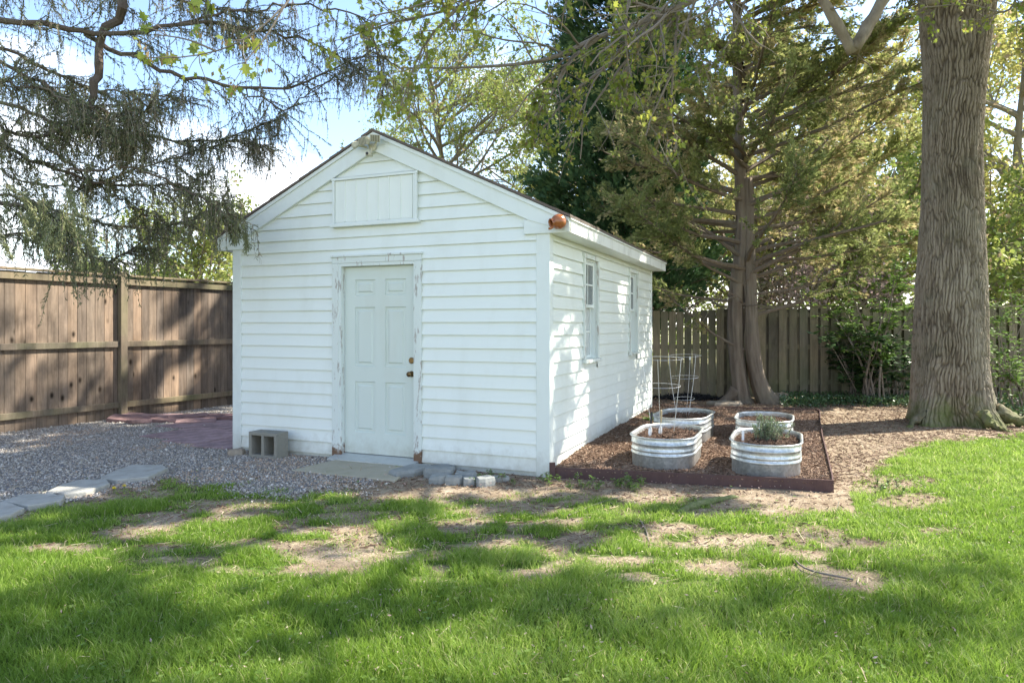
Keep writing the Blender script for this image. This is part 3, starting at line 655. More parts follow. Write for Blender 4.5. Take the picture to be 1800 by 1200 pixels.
# gable hatch
hatch = MB().box((HX0, -.0275, HZ0), (HX1, -.002, HZ1)).build('gable_hatch', M['trim'], shed)
mb = MB(); 
xs_ = np.linspace(HX0 + .02, HX1 - .045, 8)
for k in range(7):
    a, b = xs_[k], xs_[k + 1]
    prof_ = [(a, -.033), (b - .022, -.033), (b - .019, -.041), (b - .008, -.041), (b - .005, -.033), (b, -.033)]
    v = np.array([(p[0], p[1], z) for z in (HZ0 + .02, HZ1 - .025) for p in prof_]); n = 6
    mb.add(v, [[i, i + 1, i + 1 + n, i + n] for i in range(n - 1)])
mb.build('ribbed_panel', M['siding'], hatch)
mb = MB().box((HX0 - .02, -.054, HZ1 - .022), (HX1 + .015, -.0285, HZ1 + .006)).box((HX0 - .01, -.052, HZ0 + .0), (HX0 + .018, -.0285, HZ1 - .0225)).box((HX1 - .04, -.046, HZ0), (HX1 - .018, -.0285, HZ1 - .0225)).box((HX1 - .0178, -.054, HZ0), (HX1 + .008, -.0285, HZ1 - .0225))
mb.build('hatch_frame', M['trim'], hatch, bevel=.003)
MB().box((HX0 - .03, -.068, HZ0 - .035), (HX1 + .03, -.002, HZ0 - .0005)).build('hatch_sill', M['trim'], hatch, bevel=.004)
# door frame
door_frame = MB().box((DX0 - .085, -.034, .0), (DX0 - .0, -.001, DZ1)).box((DX1, -.034, .0), (DX1 + .06, -.001, DZ1)).box((DX0 - .085, -.036, DZ1 + .0005), (DX1 + .06, -.001, DZ1 + .065)).build('door_frame', M['peel'], shed, bevel=.004)
MB().box((DX0 - .1, -.05, DZ1 + .0655), (DX1 + .072, -.001, DZ1 + .088)).build('drip_cap', M['peel'], door_frame, bevel=.004)
MB().box((DX0 - .0, -.030, .05), (DX0 + .034, .085, DZ1 - .0)).box((DX1 - .034, -.030, .05), (DX1 - .0, .085, DZ1)).box((DX0 + .0345, -.030, DZ1 - .035), (DX1 - .0345, .085, DZ1)).build('door_jamb', M['peel'], door_frame, bevel=.003)
mb = MB(); a = [(DX0 - .06, -.15, .012), (DX1 + .04, -.15, .012), (DX1 + .02, .10, .012), (DX0 - .04, .10, .012), (DX0 - .06, -.15, .03), (DX1 + .04, -.15, .03), (DX1 + .02, .02, .068), (DX0 - .04, .02, .068), (DX1 + .02, .10, .068), (DX0 - .04, .10, .068)]
mb.add(a, [[0,1,5,4],[4,5,6,7],[7,6,8,9]], [[1,2,5],[5,2,6],[6,2,8],[0,4,3],[3,4,7],[3,7,9]])
mb.build('threshold', M['alum'], shed, bevel=0)
# six panel door
dx0, dx1, dz0, dz1, dy = DX0 + .037, DX1 - .037, .075, DZ1 - .038, .035
DWd = dx1 - dx0
cx = [0, .13, .385, .51, .765, DWd]; s_ = DWd / .89; cx = [c * s_ for c in cx[:-1]] + [DWd]
H_ = dz1 - dz0
rows = [(H_ - .31, H_ - .14), (H_ - 1.07, H_ - .435), (H_ - 1.78, H_ - 1.235)]
cz = sorted([0, H_] + [v for r in rows for v in r])
mb = MB()
for ix in range(5):
    for iz in range(len(cz) - 1):
        X0, X1, Z0, Z1 = dx0 + cx[ix], dx0 + cx[ix+1], dz0 + cz[iz], dz0 + cz[iz+1]
        panel = ix in (1, 3) and any(abs(cz[iz] - r[0]) < 1e-6 for r in rows)
        if not panel:
            mb.add([(X0, dy, Z0), (X1, dy, Z0), (X1, dy, Z1), (X0, dy, Z1)], [[0, 1, 2, 3]])
        else:
            rings = [(0, 0), (.007, .015), (.018, .013), (.034, .013), (.050, .002)]; V = []
            for ins_, dp in rings: V += [(X0 + ins_, dy + dp, Z0 + ins_), (X1 - ins_, dy + dp, Z0 + ins_), (X1 - ins_, dy + dp, Z1 - ins_), (X0 + ins_, dy + dp, Z1 - ins_)]
            F = [[r * 4 + k, r * 4 + (k + 1) % 4, r * 4 + 4 + (k + 1) % 4, r * 4 + 4 + k] for r in range(4) for k in range(4)] + [[16, 17, 18, 19]]
            mb.add(V, F)
mb.add([(dx0, dy, dz0), (dx1, dy, dz0), (dx1, dy, dz1), (dx0, dy, dz1), (dx0, dy + .044, dz0), (dx1, dy + .044, dz0), (dx1, dy + .044, dz1), (dx0, dy + .044, dz1)], [[0,4,5,1],[1,5,6,2],[2,6,7,3],[3,7,4,0],[7,6,5,4]])
door = mb.build('door', M['door'], shed)
def lathe(prof, n=20, axis='y', c=(0, 0, 0), tint=.5, mbx=None):
    mbx = mbx or MB(); th = np.linspace(0, 2 * np.pi, n, endpoint=False); V = []
    for d, r in prof:
        for t in th:
            p = (r * math.cos(t), d, r * math.sin(t)) if axis == 'y' else (r * math.cos(t), r * math.sin(t), d)
            V.append((p[0] + c[0], p[1] + c[1], p[2] + c[2]))
    F = [[r * n + k, r * n + (k + 1) % n, (r + 1) * n + (k + 1) % n, (r + 1) * n + k] for r in range(len(prof) - 1) for k in range(n)]
    if axis == 'z': pass
    else: F = [f[::-1] for f in F]
    return mbx.add(V, F, tint=tint)
kx = dx1 - .055
lathe([(0, .0001), (0, .033), (-.006, .033), (-.010, .026), (-.010, .0001)], c=(kx, dy - .001, 1.085)).build('deadbolt', M['brass'], door, smooth=False)
lathe([(0, .031), (-.006, .031), (-.010, .016), (-.035, .012), (-.042, .022), (-.056, .028), (-.068, .024), (-.072, .0001)], c=(kx, dy - .001, .945)).build('knob', M['brass'], door, smooth=True)
# windows on the side wall (each: casing, upper sash, lower sash, muntins, glass, sill)
for wi, (ya, yb) in enumerate(WINS):
    win = MB().box((.001, ya, WZ0 - .0), (.034, ya + .055, WZ1 - .0)).box((.001, yb - .055, WZ0), (.034, yb, WZ1)).box((.001, ya, WZ1 + .0005), (.036, yb, WZ1 + .05)).build('window', M['peel'], shed, bevel=.003)
    MB().box((-.09, ya + .056, WZ0 + .001), (.0, ya + .075, WZ1 - .021)).box((-.09, yb - .075, WZ0 + .001), (.0, yb - .056, WZ1 - .021)).box((-.09, ya + .056, WZ1 - .02), (.0, yb - .056, WZ1)).build('window_jamb', M['trim'], win)
    MB().box((-.05, ya - .02, WZ0 - .038), (.062, yb + .02, WZ0 - .002)).build('window_sill', M['peel'], win, bevel=.004)
    zm = (WZ0 + WZ1) / 2 + .02; y0, y1 = ya + .076, yb - .076
    def sash(x, z0, z1, nm):
        f = .035
        s = MB().box((x, y0, z0), (x + .03, y0 + f, z1)).box((x, y1 - f, z0), (x + .03, y1, z1)).box((x, y0 + f + .0005, z0), (x + .03, y1 - f - .0005, z0 + f)).box((x, y0 + f + .0005, z1 - f), (x + .03, y1 - f - .0005, z1)).build('sash', M['trim'], win, bevel=.002)
        ym = (y0 + y1) / 2; zc = (z0 + z1) / 2
        MB().box((x + .008, ym - .009, z0 + f), (x + .024, ym + .009, z1 - f)).box((x + .0085, y0 + f, zc - .009), (x + .0235, y1 - f, zc + .009)).build('muntin', M['trim'], win)
        MB().box((x + .012, y0 + f - .002, z0 + f - .002), (x + .016, y1 - f + .002, z1 - f + .002)).build('glass_pane', M['glass' if nm == 'u' else 'curtain'], win)
    sash(-.045, zm, WZ1 - .022, 'u'); sash(-.08, WZ0 + .003, zm + .03, 'l')

# flood light with motion sensor, fixed at the gable peak
fl = thing('flood_light', 'cream twin flood light with motion sensor at the gable peak', 'light', W(-SW / 2, -.06, 3.30), SROT)
lathe([(0, .0001), (0, .052), (-.02, .050), (-.032, .03), (-.032, .0001)], c=(0, .0, .035)).build('mounting_plate', M['cream'], fl)
def head(cx_, cz_, yaw, pitch, wd=.075, hh=.05):
    rot = Matrix.Rotation(R(yaw), 3, 'Z') @ Matrix.Rotation(R(pitch), 3, 'X')
    def xf(v): return np.array([rot @ Vector(p) for p in v]) + np.array([cx_, -.11, cz_])
    mb = MB(); 
    V = [(-wd*.6, .05, -hh*.55), (wd*.6, .05, -hh*.55), (wd*.6, .05, hh*.55), (-wd*.6, .05, hh*.55), (-wd, -.035, -hh), (wd, -.035, -hh), (wd, -.035, hh), (-wd, -.035, hh)]
    mb.add(xf(V), [[3,2,1,0],[0,1,5,4],[1,2,6,5],[2,3,7,6],[3,0,4,7],[4,5,6,7]])
    h = mb.build('lamp_head', M['cream'], fl, bevel=.006)
    g_ = MB()
    for q in range(6): g_.box((-wd * .82 + q * wd * .32, -.046, -hh * .8), (-wd * .82 + q * wd * .32 + .007, -.0355, hh * .8), xf=xf)
    g_.build('lamp_grille', M['cream'], h)
    MB().box((-wd * .88, -.038, -hh * .84), (wd * .88, -.0352, hh * .84), xf=xf).build('lamp_glass', M['lampback'], h)
    MB().tube([(cx_, -.06, cz_), (cx_ * .4, -.03, .03)], .014, 8).build('swivel_arm', M['cream'], fl)
head(-.045, .085, -14, 14, .075, .052); head(.10, .105, 34, 20, .062, .045); head(-.175, .055, -52, 25, .055, .038)
mb = MB(); lathe([(.03, .0001), (.03, .022), (-.05, .034), (-.065, .030), (-.07, .0001)], c=(.0, -.06, -.075), mbx=mb); sn = mb.build('motion_sensor', M['cream'], fl, smooth=True)
MB().tube([(0, -.03, .01), (0, -.05, -.05)], .012, 8).build('swivel_arm', M['cream'], fl)
lathe([(-.071, .0001), (-.069, .018), (-.078, .014), (-.08, .0001)], c=(0, -.06, -.075)).build('sensor_lens', M['dark'], sn)

fl.scale = (.86, .86, .86)
# terracotta bird jug at the fascia corner
jl = W(.135, -.125, 2.415)
jug = thing('bird_jug', 'glossy orange terracotta bird jug hung on the eave corner', 'jug', jl, SROT)
mb = MB(); pr = [(.088, .0001), (.086, .045), (.06, .074), (.015, .086), (-.03, .077), (-.055, .055), (-.062, .045), (-.085, .049), (-.092, .050), (-.090, .040), (-.06, .036), (.0, .06), (.05, .045), (.06, .0001)]
lathe(pr, 28, mbx=mb); rot = Matrix.Rotation(R(-42), 3, 'Z') @ Matrix.Rotation(R(12), 3, 'X')
mb.v[0] = np.array([rot @ Vector(p) for p in mb.v[0]]); mb.build('jug_body', M['terracotta'], jug, smooth=True); jug.scale = (.84, .84, .84)
MB().tube([rot @ Vector((0, -.07, -.045)), rot @ Vector((-.01, -.095, -.06)), rot @ Vector((-.014, -.12, -.056))], [.016, .013, .015], 10).build('jug_spout', M['terracotta'], jug, smooth=True)
# ------------------------------------------------------------ fences
def lineframe(p0, d):
    d = np.asarray(d, float); d /= np.linalg.norm(d); ang = math.atan2(d[1], d[0])
    return (p0[0], p0[1], 0), ang
# left pine fence: local x along the fence towards the back, -y faces the yard
FD = np.array([.467, .884]); FP = np.array([-6.09, 10.83])
loc, ang = lineframe(FP, FD)
pf = thing('pine_fence', 'tall knotty brown pine board fence left of the shed', 'fence', loc, ang)
# in this local frame the yard side is -y (right-hand normal of the direction)
BAYS = [(-7.6, -5.07), (-5.0, -2.53), (-2.46, -.06), (.06, 2.34), (2.46, 3.3)]
for a, b in BAYS:
    mb = MB(); x = a
    while x < b - .03:
        wd = min(rng.uniform(.125, .15), b - x); dz = rng.uniform(-.012, .012)
        mb.box((x, .02 + rng.uniform(0, .004), -.03), (x + wd - .005, .038, 2.20 + dz), tint=rng.random()); x += wd
    mb.box((a, .045, -.02), (b, .055, 2.17), tint=.2)
    mb.build('board_panel', M['fwood'], pf, bevel=.0015)
    rt = [MB().box((a, -.022, z0), (b, .018, z0 + .09), tint=rng.random()) for z0 in (.17, 1.115)]
    rt.append(MB().box((a, -.022, 2.085), (b, .018, 2.19), tint=.5))
    for m in rt: m.build('rail', M['frail'], pf, bevel=.004)
    MB().box((a - .04, -.05, 2.2125), (b + .03, .075, 2.245), tint=.6).build('cap_rail', M['frail'], pf, bevel=.004)
for x in (-5.035, -2.495, 0, 2.40):
    MB().box((x - .055, -.055, -.05), (x + .055, .06, 2.21 if x else 2.285), tint=.45).build('post', M['frail'], pf, bevel=.006)

# back fence, grey weathered: a stockade run with slits, then a shadowbox run
FB0 = np.array([-4.6, 13.8])
loc, ang = lineframe(FB0, (1, 0.0))
bf = thing('stockade_fence', 'grey weathered board fence with slits of light right behind the shed', 'fence', loc, ang, 'grey wooden back fence')
mb = MB(); x = 0
while x < 8.55:
    wd = rng.uniform(.135, .15); mb.box((x, 0, .02), (x + wd, .018, 1.77 + rng.uniform(-.008, .008) - .05 * math.sin(max(0, min(1, (x - 7.2) / 1.35)) * math.pi) ), tint=rng.random()); x += wd + .019
mb.build('board_panel', M['bwood'], bf)
for z in (.25, .98, 1.60): MB().box((0, .019, z), (8.6, .06, z + .09), tint=.3).build('rail', M['bwood'], bf)
for x in (0, 2.4, 4.8, 7.2, 8.62): MB().box((x - .045, .061, -.05), (x + .045, .15, 1.75), tint=.4).build('post', M['bwood'], bf)
loc = (4.07, 13.8, 0)
sb = thing('shadowbox_fence', 'grey green shadowbox fence of staggered boards behind the cedar and maple', 'fence', loc, math.atan2(-.02, 1), 'grey wooden back fence')
mbf = MB(); mbb = MB(); x = 0; k = 0
while x < 10.5:
    wd = rng.uniform(.14, .155)
    mbf.box((x, -.022, .03), (x + wd, -.002, 1.80 + rng.uniform(-.01, .01)), tint=rng.random())
    mbb.box((x + .105, .042, .03), (x + .105 + wd, .06, 1.78 + rng.uniform(-.01, .01)), tint=rng.random() * .4); x += .205
mbf.build('front_boards', M['bwood'], sb); mbb.build('back_boards', M['bwood'], sb)
for z in (.28, .98, 1.62): MB().box((0, -.001, z), (10.6, .041, z + .09), tint=.3).build('rail', M['bwood'], sb)
MB().box((0, -.03, 1.815), (10.6, .07, 1.85), tint=.5).build('cap_rail', M['bwood'], sb)

# ------------------------------------------------------------ neighbour's house beyond the pine fence
nh = thing('neighbour_house', 'pale neighbour house with ribbed metal roof beyond the pine fence', 'house', (-17.5, 22, 0), R(12))
MB().box((-4, 0, 0), (4.4, 7, 2.75)).build('wall', M['neighwall'], nh)
mb = MB(); mb.add([(-4.6, -.5, 2.62), (5.0, -.5, 2.62), (5.0, 3.5, 3.9), (-4.6, 3.5, 3.9), (-4.6, 7.5, 2.62), (5, 7.5, 2.62), (-4.6, -.5, 2.52), (5, -.5, 2.52)], [[0,1,2,3],[3,2,5,4],[6,7,1,0]], [[0,3,4],[1,5,2]])
for k in range(24):
    x = -4.5 + k * .41; mb.add([(x, -.5, 2.63), (x + .03, -.5, 2.66), (x + .06, -.5, 2.63), (x, 3.5, 3.91), (x + .03, 3.5, 3.94), (x + .06, 3.5, 3.91)], [[0,1,4,3],[1,2,5,4]])
mb.build('roof', M['neighroof'], nh)

# ------------------------------------------------------------ garden bed edging
eb = thing('bed_edging', 'dark brown edging board around the mulched garden bed', 'edging', (*FL, 0))
O = np.array([*FL, 0])
def wallseg(a, b, h0, h1, th, nm, nseg=14, wob=.0):
    a = np.asarray(a, float); b = np.asarray(b, float); d = (b - a) / np.linalg.norm(b - a); nrm = np.array([-d[1], d[0]])
    mb = MB(); L = np.linalg.norm(b - a); 
    t = np.linspace(0, 1, nseg); w_ = (fbm(t * 3, t * 0 + a[0], 2, 3) - .5) * wob; w_[0] = w_[-1] = 0
    lo = np.array([[*(a + (b - a) * tt + nrm * ww), -.03] for tt, ww in zip(t, w_)])
    up = lo.copy(); up[:, 2] = h0 + (h1 - h0) * t + (fbm(t * 5, t * 0 + 3, 2, 9) - .5) * .012
    off = np.array([nrm[0], nrm[1], 0]) * th; V = np.vstack([lo, up, up + off, lo + off]); n = nseg; i = np.arange(n - 1)
    q = np.vstack([np.stack([i + r * n, i + 1 + r * n, i + 1 + (r + 1) * n, i + (r + 1) * n], -1) for r in range(3)] + [[[0, n, 2*n, 3*n], [n-1, 4*n-1, 3*n-1, 2*n-1]]])
    mb.add(V, q); return mb.build(nm, M['steel'], eb, org=O)
wallseg(FL, FR, .105, .105, .018, 'front_board'); wallseg(FR + np.array([.006, .019]), BR, .11, .10, .012, 'side_board', 30, .14); wallseg(BR, BL, .10, .10, .014, 'back_board')
MB().box((FL[0] - .02, FL[1] - .03, 0), (FL[0] + .035, FL[1] - .005, .15)).build('corner_stake', M['steel'], eb, org=O)

# ------------------------------------------------------------ galvanised stock tanks
def stadium(L, r, n=14):           # outline, long axis along +y, centred
    h = L / 2 - r; a = np.linspace(0, np.pi, n)
    return np.vstack([np.c_[r * np.cos(a), h + r * np.sin(a)], np.c_[-r * np.cos(a), -h - r * np.sin(a)]])
def make_tank(name, label, cxy, L, wd, H, rz, soil, z0=.06):
    t = thing(name, label, 'planter', (*cxy, z0), rz, 'galvanised oval tank planters in the mulch bed')
    r = wd / 2
    # profile (height, outset)
    pr = [(0, -.012), (.01, 0), (H * .38, .0), (H * .40, .004), (H * .425, .011), (H * .46, .013), (H * .485, .008), (H * .50, .003), (H * .53, .002), (H * .555, .008), (H * .58, .010), (H * .61, .007), (H * .64, .002), (H * .75, .004), (H * .765, .010), (H * .79, .010), (H * .80, .004), (H * .95, .007)]
    th = [(H * .955, .018), (H * .975, .026), (H * .995, .022), (H, .010), (H * .99, .001), (H * .94, -.003)]
    inn = [(H * .94, -.003), (H * .80, -.002), (H * .64, -.004), (H * .58, .006), (H * .53, -.005), (H * .46, .008), (H * .40, -.006), (soil - .03, -.007)]
    def loft(prf, nm, par):
        mb = MB(); n = 28; V = []
        for z, o in prf:
            s = stadium(L + 2 * o, r + o); 
            if nm == 'tank_wall' and z < H * .36:            # faint vertical crimps low on the wall
                ph = np.arange(n); s = s * (1 + .0)
            V.append(np.c_[s, np.full(n, z)])
        q = [[k * n + j, k * n + (j + 1) % n, (k + 1) * n + (j + 1) % n, (k + 1) * n + j] for k in range(len(prf) - 1) for j in range(n)]
        return mb.add(np.vstack(V), q).build(nm, M['galv'], par, smooth=True)
    loft(pr, 'tank_wall', t); loft(th, 'rolled_rim', t); loft(inn, 'tank_liner', t)
    mb = MB(); n = 28; s = stadium(L - .0, r); V = [np.array([[0, 0, soil + .02]])]
    for f in (.35, .7, 1): V.append(np.c_[s * f, soil + .012 * np.sin(np.arange(n) * 1.7) * (f < 1) + np.full(n, .01 * (1 - f))])
    V = np.vstack(V); q = [[1 + k * n + j, 1 + k * n + (j + 1) % n, 1 + (k + 1) * n + (j + 1) % n, 1 + (k + 1) * n + j] for k in range(2) for j in range(n)]
    mb.add(V, q, [[0, 1 + j, 1 + (j + 1) % n] for j in range(n)])
    so = mb.build('soil', noise_mat('potting_soil', [(.03,.018,.012), (.08,.048,.032), (.15,.095,.065)], 45, .95, 1, .02), t, smooth=True)
    m = 500; a = rng.uniform(-1, 1, (m * 2, 2)) * [r * .93, L / 2 * .93]; k = (np.abs(a[:, 1]) < L / 2 - r) | (np.hypot(a[:, 0], np.abs(a[:, 1]) - (L / 2 - r)) < r * .92); a = a[k]; m = len(a)
    sz = rng.uniform(.008, .02, m)
    c = MB().inst(CH[:, [1, 0, 2]], CHF, np.c_[a, np.full(m, soil + .018)], frame(np.c_[rng.normal(size=(m, 2)), rng.normal(0, .4, m)]), np.c_[sz * .8, sz, sz * .7], np.clip(rng.beta(1.6, 4.5, m) , 0, 1)).build('wood_chips', M['chip'], t)
    c['kind'] = 'stuff'
    return t
TR = SROT
T1 = make_tank('stock_tank', 'galvanised oval tank with trowels and wire cage, nearest the shed corner', (1.60, 7.13), 1.10, .61, .312, TR, .255)
T2 = make_tank('stock_tank', 'galvanised oval tank behind the tank with trowels, beside the shed wall', (2.13, 8.57), 1.10, .61, .312, TR - .06, .245)
T3 = make_tank('stock_tank', 'galvanised oval tank holding a feathery grey green herb bush', (2.49, 6.78), 1.10, .61, .312, TR, .255)
T4 = make_tank('stock_tank', 'galvanised oval tank behind the herb bush tank near the bed corner', (3.04, 8.35), 1.0, .62, .30, TR, .23)

def cage(label, loc, radii, zs, lean, nleg=3, ph=0):
    t = thing('tomato_cage', label, 'plant cage', loc, 0, 'wire tomato cages')
    for rr, z in zip(radii, zs):
        a = np.linspace(0, 2 * np.pi, 33); pts = np.c_[rr * np.cos(a) + lean[0] * z, rr * np.sin(a) + lean[1] * z, z + .01 * np.sin(a + ph)]
        MB().tube(pts, .0024, 5, cap=False).build('wire_ring', M['wire'], t)
    for k in range(nleg):
        a = ph + k * 2 * np.pi / nleg; pts = [(radii[-1] * .62 * math.cos(a), radii[-1] * .62 * math.sin(a), -.05)] + [(rr * math.cos(a) + lean[0] * z, rr * math.sin(a) + lean[1] * z, z) for rr, z in sorted(zip(radii, zs), key=lambda q: q[1])]
        MB().tube(smoothpath(pts, 12), .0026, 5).build('wire_leg', M['wire'], t)
    return t
# cage in the rear tank and cage in the front tank
cage('narrow wire tomato cage with white clip standing in the rear tank', (*P(1202, 760, 8.75)[:2], .32), [.20, .175, .13], [.75, .48, .21], (.02, .0), 3, .6)
cage('wide wire tomato cage standing in the tank with the trowels', (*P(1164, 800, 7.25)[:2], .32), [.235, .20], [.785, .50], (-.02, .02), 3, .2)
c_ = P(1213, 628, 8.6); tag(MB().box((-.009, -.006, -.03), (.009, .006, .012)).build('plant_clip', M['whitep'], bevel=.003), 'small white clip hooked on the top ring of the narrow cage', 'clip').location = c_
def trowel(label, base, lean, mt, blade):
    t = thing('trowel', label, 'trowel', base, 0, 'trowels stuck in the tank soil'); l = np.array(lean, float)
    MB().tube([l * .05, l * .09], .005, 6).build('shank', M['wire'], t)
    MB().tube(smoothpath([l * .085, l * .12, l * .17, l * .21], 8), [.009, .009, .011, .012, .0125, .013, .012, .008], 8).build('handle', mt, t, smooth=True)
    x = np.array([1, 0, 0.]); y = np.cross(l / np.linalg.norm(l), x)
    V = []; 
    for s, wv in ((.055, .010), (.035, .018), (.0, .020), (-.05, .012)): V += [l * s - x * wv + y * .006, l * s + y * -.004, l * s + x * wv + y * .006]
    MB().add(V, [[r * 3 + k, r * 3 + k + 1, r * 3 + 4 + k, r * 3 + 3 + k] for r in range(3) for k in range(2)]).build('blade', M['wire' if blade else 'wire'], t)
b1 = P(1143, 764, 7.05); trowel('garden trowel with dark handle leaning left in the tank', (b1[0], b1[1], .36), (.10, .1, 1), M['dark'], 1)
b2 = P(1161, 762, 7.15); trowel('garden trowel with pale wooden handle upright in the tank', (b2[0], b2[1], .35), (.05, .1, 1.1), M['handle'], 1)
tg_ = P(1306, 772, 6.75); tag(MB().box((-.012, -.001, 0), (.012, .001, .12)).build('plant_marker', M['whitep']), 'white plant marker at the left edge of the herb tank', 'marker').location = (tg_[0], tg_[1], .31)

# ------------------------------------------------------------ cinder block
def rough(mb, amt, freq=30):
    v = np.vstack(mb.v); mb.v = [v + (np.stack([fbm(v[:, 0] * freq + v[:, 2] * 7, v[:, 1] * freq, 2, s) for s in (1, 2, 3)], -1) - .5) * amt]; return mb
cb = P(437, 802, 7.62); O = (cb[0], cb[1], 0)
cbt = thing('cinder_block', 'grey two-cell cinder block standing against the shed front', 'block', O, SROT)
mb = MB(); Wd, Hh, Dp = .385, .285, .19; web = .038
def ledge(y):  return [(0, y, 0)]
xs_ = [0, web, (Wd - web) / 2, (Wd + web) / 2, Wd - web, Wd]; zs_ = [0, web, Hh - web, Hh]
for k in range(5):
    solid = k in (0, 2, 4)
    for j in range(3):
        if solid or j != 1: mb.box((xs_[k], 0, zs_[j]), (xs_[k+1], Dp, zs_[j+1]))
# merge the shared walls into one skin
def weld(mb):
    import bmesh
    me = bpy.data.meshes.new('t'); v = np.vstack(mb.v); q = np.vstack(mb.q); me.from_pydata(v.tolist(), [], q.tolist()); bm = bmesh.new(); bm.from_mesh(me)
    bmesh.ops.remove_doubles(bm, verts=bm.verts, dist=1e-5)
    seen = {}; 
    for f in bm.faces: seen.setdefault(tuple(sorted(x.index for x in f.verts)), []).append(f)
    bmesh.ops.delete(bm, geom=[f for l in seen.values() if len(l) > 1 for f in l], context='FACES_ONLY')
    bmesh.ops.subdivide_edges(bm, edges=bm.edges, cuts=3, use_grid_fill=True)
    r = random.Random(3)
    for v_ in bm.verts: v_.co += Vector((r.uniform(-1, 1), r.uniform(-1, 1), r.uniform(-1, 1))) * .0014
    bmesh.ops.recalc_face_normals(bm, faces=bm.faces); bm.to_mesh(me); bm.free(); return me
me = weld(mb); me.materials.append(M['block']); o = bpy.data.objects.new('block_body', me); COL.objects.link(o); o.parent = cbt
m_ = o.modifiers.new('bevel', 'BEVEL'); m_.width = .004; m_.segments = 2; m_.limit_method = 'ANGLE'
# make the cells read as blind cavities: a dark concrete back wall
MB().box((web, Dp - .03, web), ((Wd - web) / 2, Dp - .01, Hh - web)).box(((Wd + web) / 2, Dp - .03, web), (Wd - web, Dp - .01, Hh - web)).build('cell_web', M['block'], cbt)

# ------------------------------------------------------------ door pad and stones
def slab(name, label, cat, poly, z0, z1, mt, group=None, jag=.008, sub=5, bev=.008, tint=.5):
    poly = np.asarray([p[:2] for p in poly], float); c = poly.mean(0); pts = []
    for k in range(len(poly)):
        a, b = poly[k], poly[(k + 1) % len(poly)]
        for s in range(sub):
            p = a + (b - a) * s / sub; 
            if s: p = p + rng.normal(0, jag, 2) * .6
            pts.append(p - c)
    o = MB().prism(pts, 0, z1 - z0, tint).build(name, mt, bevel=bev); o.location = (c[0], c[1], z0)
    return tag(o, label, cat, group)
slab('door_pad', 'mossy concrete pad on the ground in front of the door', 'slab', [G(512, 829), G(694, 848), G(733, 822), G(590, 811)], -.02, .022, M['slab'], jag=.006, sub=8)
GR = 'broken paver stones by the shed wall'
def stone(label, c, L, wd, h, rz, lift=0, mt='stone', group=GR, name='paver_stone'):
    p = G(*c); mb = MB(); a = rz
    n = 10; base = np.array([(-.5, -.5), (-.1, -.55), (.35, -.5), (.5, -.35), (.52, .1), (.47, .45), (.2, .52), (-.3, .5), (-.5, .38), (-.53, -.1)]) * [L, wd]
    base += rng.normal(0, .03, base.shape) * min(L, wd) * 1.6
    r = np.array([[math.cos(a), -math.sin(a)], [math.sin(a), math.cos(a)]]); q = base @ r.T
    lo = np.c_[q, np.full(n, -.03)]; mid = np.c_[q * 1.04, np.full(n, h * .5)]; up = np.c_[q * .93, h + rng.normal(0, h * .07, n)]
    top = np.array([[0, 0, h * 1.02]]); V = np.vstack([lo, mid, up, top])
    Q = [[k * n + j, k * n + (j + 1) % n, (k + 1) * n + (j + 1) % n, (k + 1) * n + j] for k in range(2) for j in range(n)]
    mb.add(V, Q, [[2 * n + j, 2 * n + (j + 1) % n, 3 * n] for j in range(n)]); o = mb.build(name, M[mt], bevel=.006); o.location = (p[0], p[1], lift)
    return tag(o, label, 'stone', group)
stone('long blue grey paver at the right corner of the door pad', (723, 833), .42, .17, .07, R(40))
stone('flat blue grey paver lying against the shed behind the rubble row', (778, 827), .24, .20, .05, R(10))
stone('pale paver on top beside the long blue grey one', (772, 838), .26, .12, .085, R(-8))
stone('rounded pale paver, front left of the rubble row', (773, 847), .17, .11, .07, R(-4))
stone('pale square paver second in the front of the rubble row', (799, 849), .15, .11, .07, R(-2))
stone('flat pale paver lying behind the middle of the rubble row', (819, 842), .20, .12, .07, R(-5))
stone('small dark edged paver in the middle of the rubble row', (824, 851), .11, .10, .06, R(14))
stone('tilted pale paver chunk near the right end of the rubble row', (853, 852), .17, .12, .075, R(25))
stone('thin whitish paver piece at the far right end of the rubble row', (876, 845), .20, .10, .05, R(5))
FG = 'pale flagstones edging the gravel'
slab('flagstone', 'pale flagstone furthest right in the gravel edging', 'stone', [G(176, 848), G(205, 852), G(262, 846), G(296, 830), G(286, 825), G(234, 824), G(195, 838)], -.02, .05, M['flag'], FG, .007, 3, .012)
slab('flagstone', 'pale flagstone next to the dandelions in the gravel edging', 'stone', [G(80, 874), G(98, 880), G(152, 873), G(194, 858), G(186, 850), G(140, 852), G(108, 860)], -.02, .05, M['flag'], FG, .007, 3, .012)
slab('flagstone', 'pale flagstone third from the right in the gravel edging', 'stone', [G(2, 890), G(48, 899), G(108, 889), G(117, 877), G(90, 876), G(40, 878)], -.02, .05, M['flag'], FG, .007, 3, .012)
slab('flagstone', 'pale flagstone cut by the left frame edge in the gravel edging', 'stone', [G(-90, 905), G(-20, 925), G(20, 914), G(44, 903), G(10, 891), G(-40, 893)], -.02, .05, M['flag'], FG, .007, 3, .012)
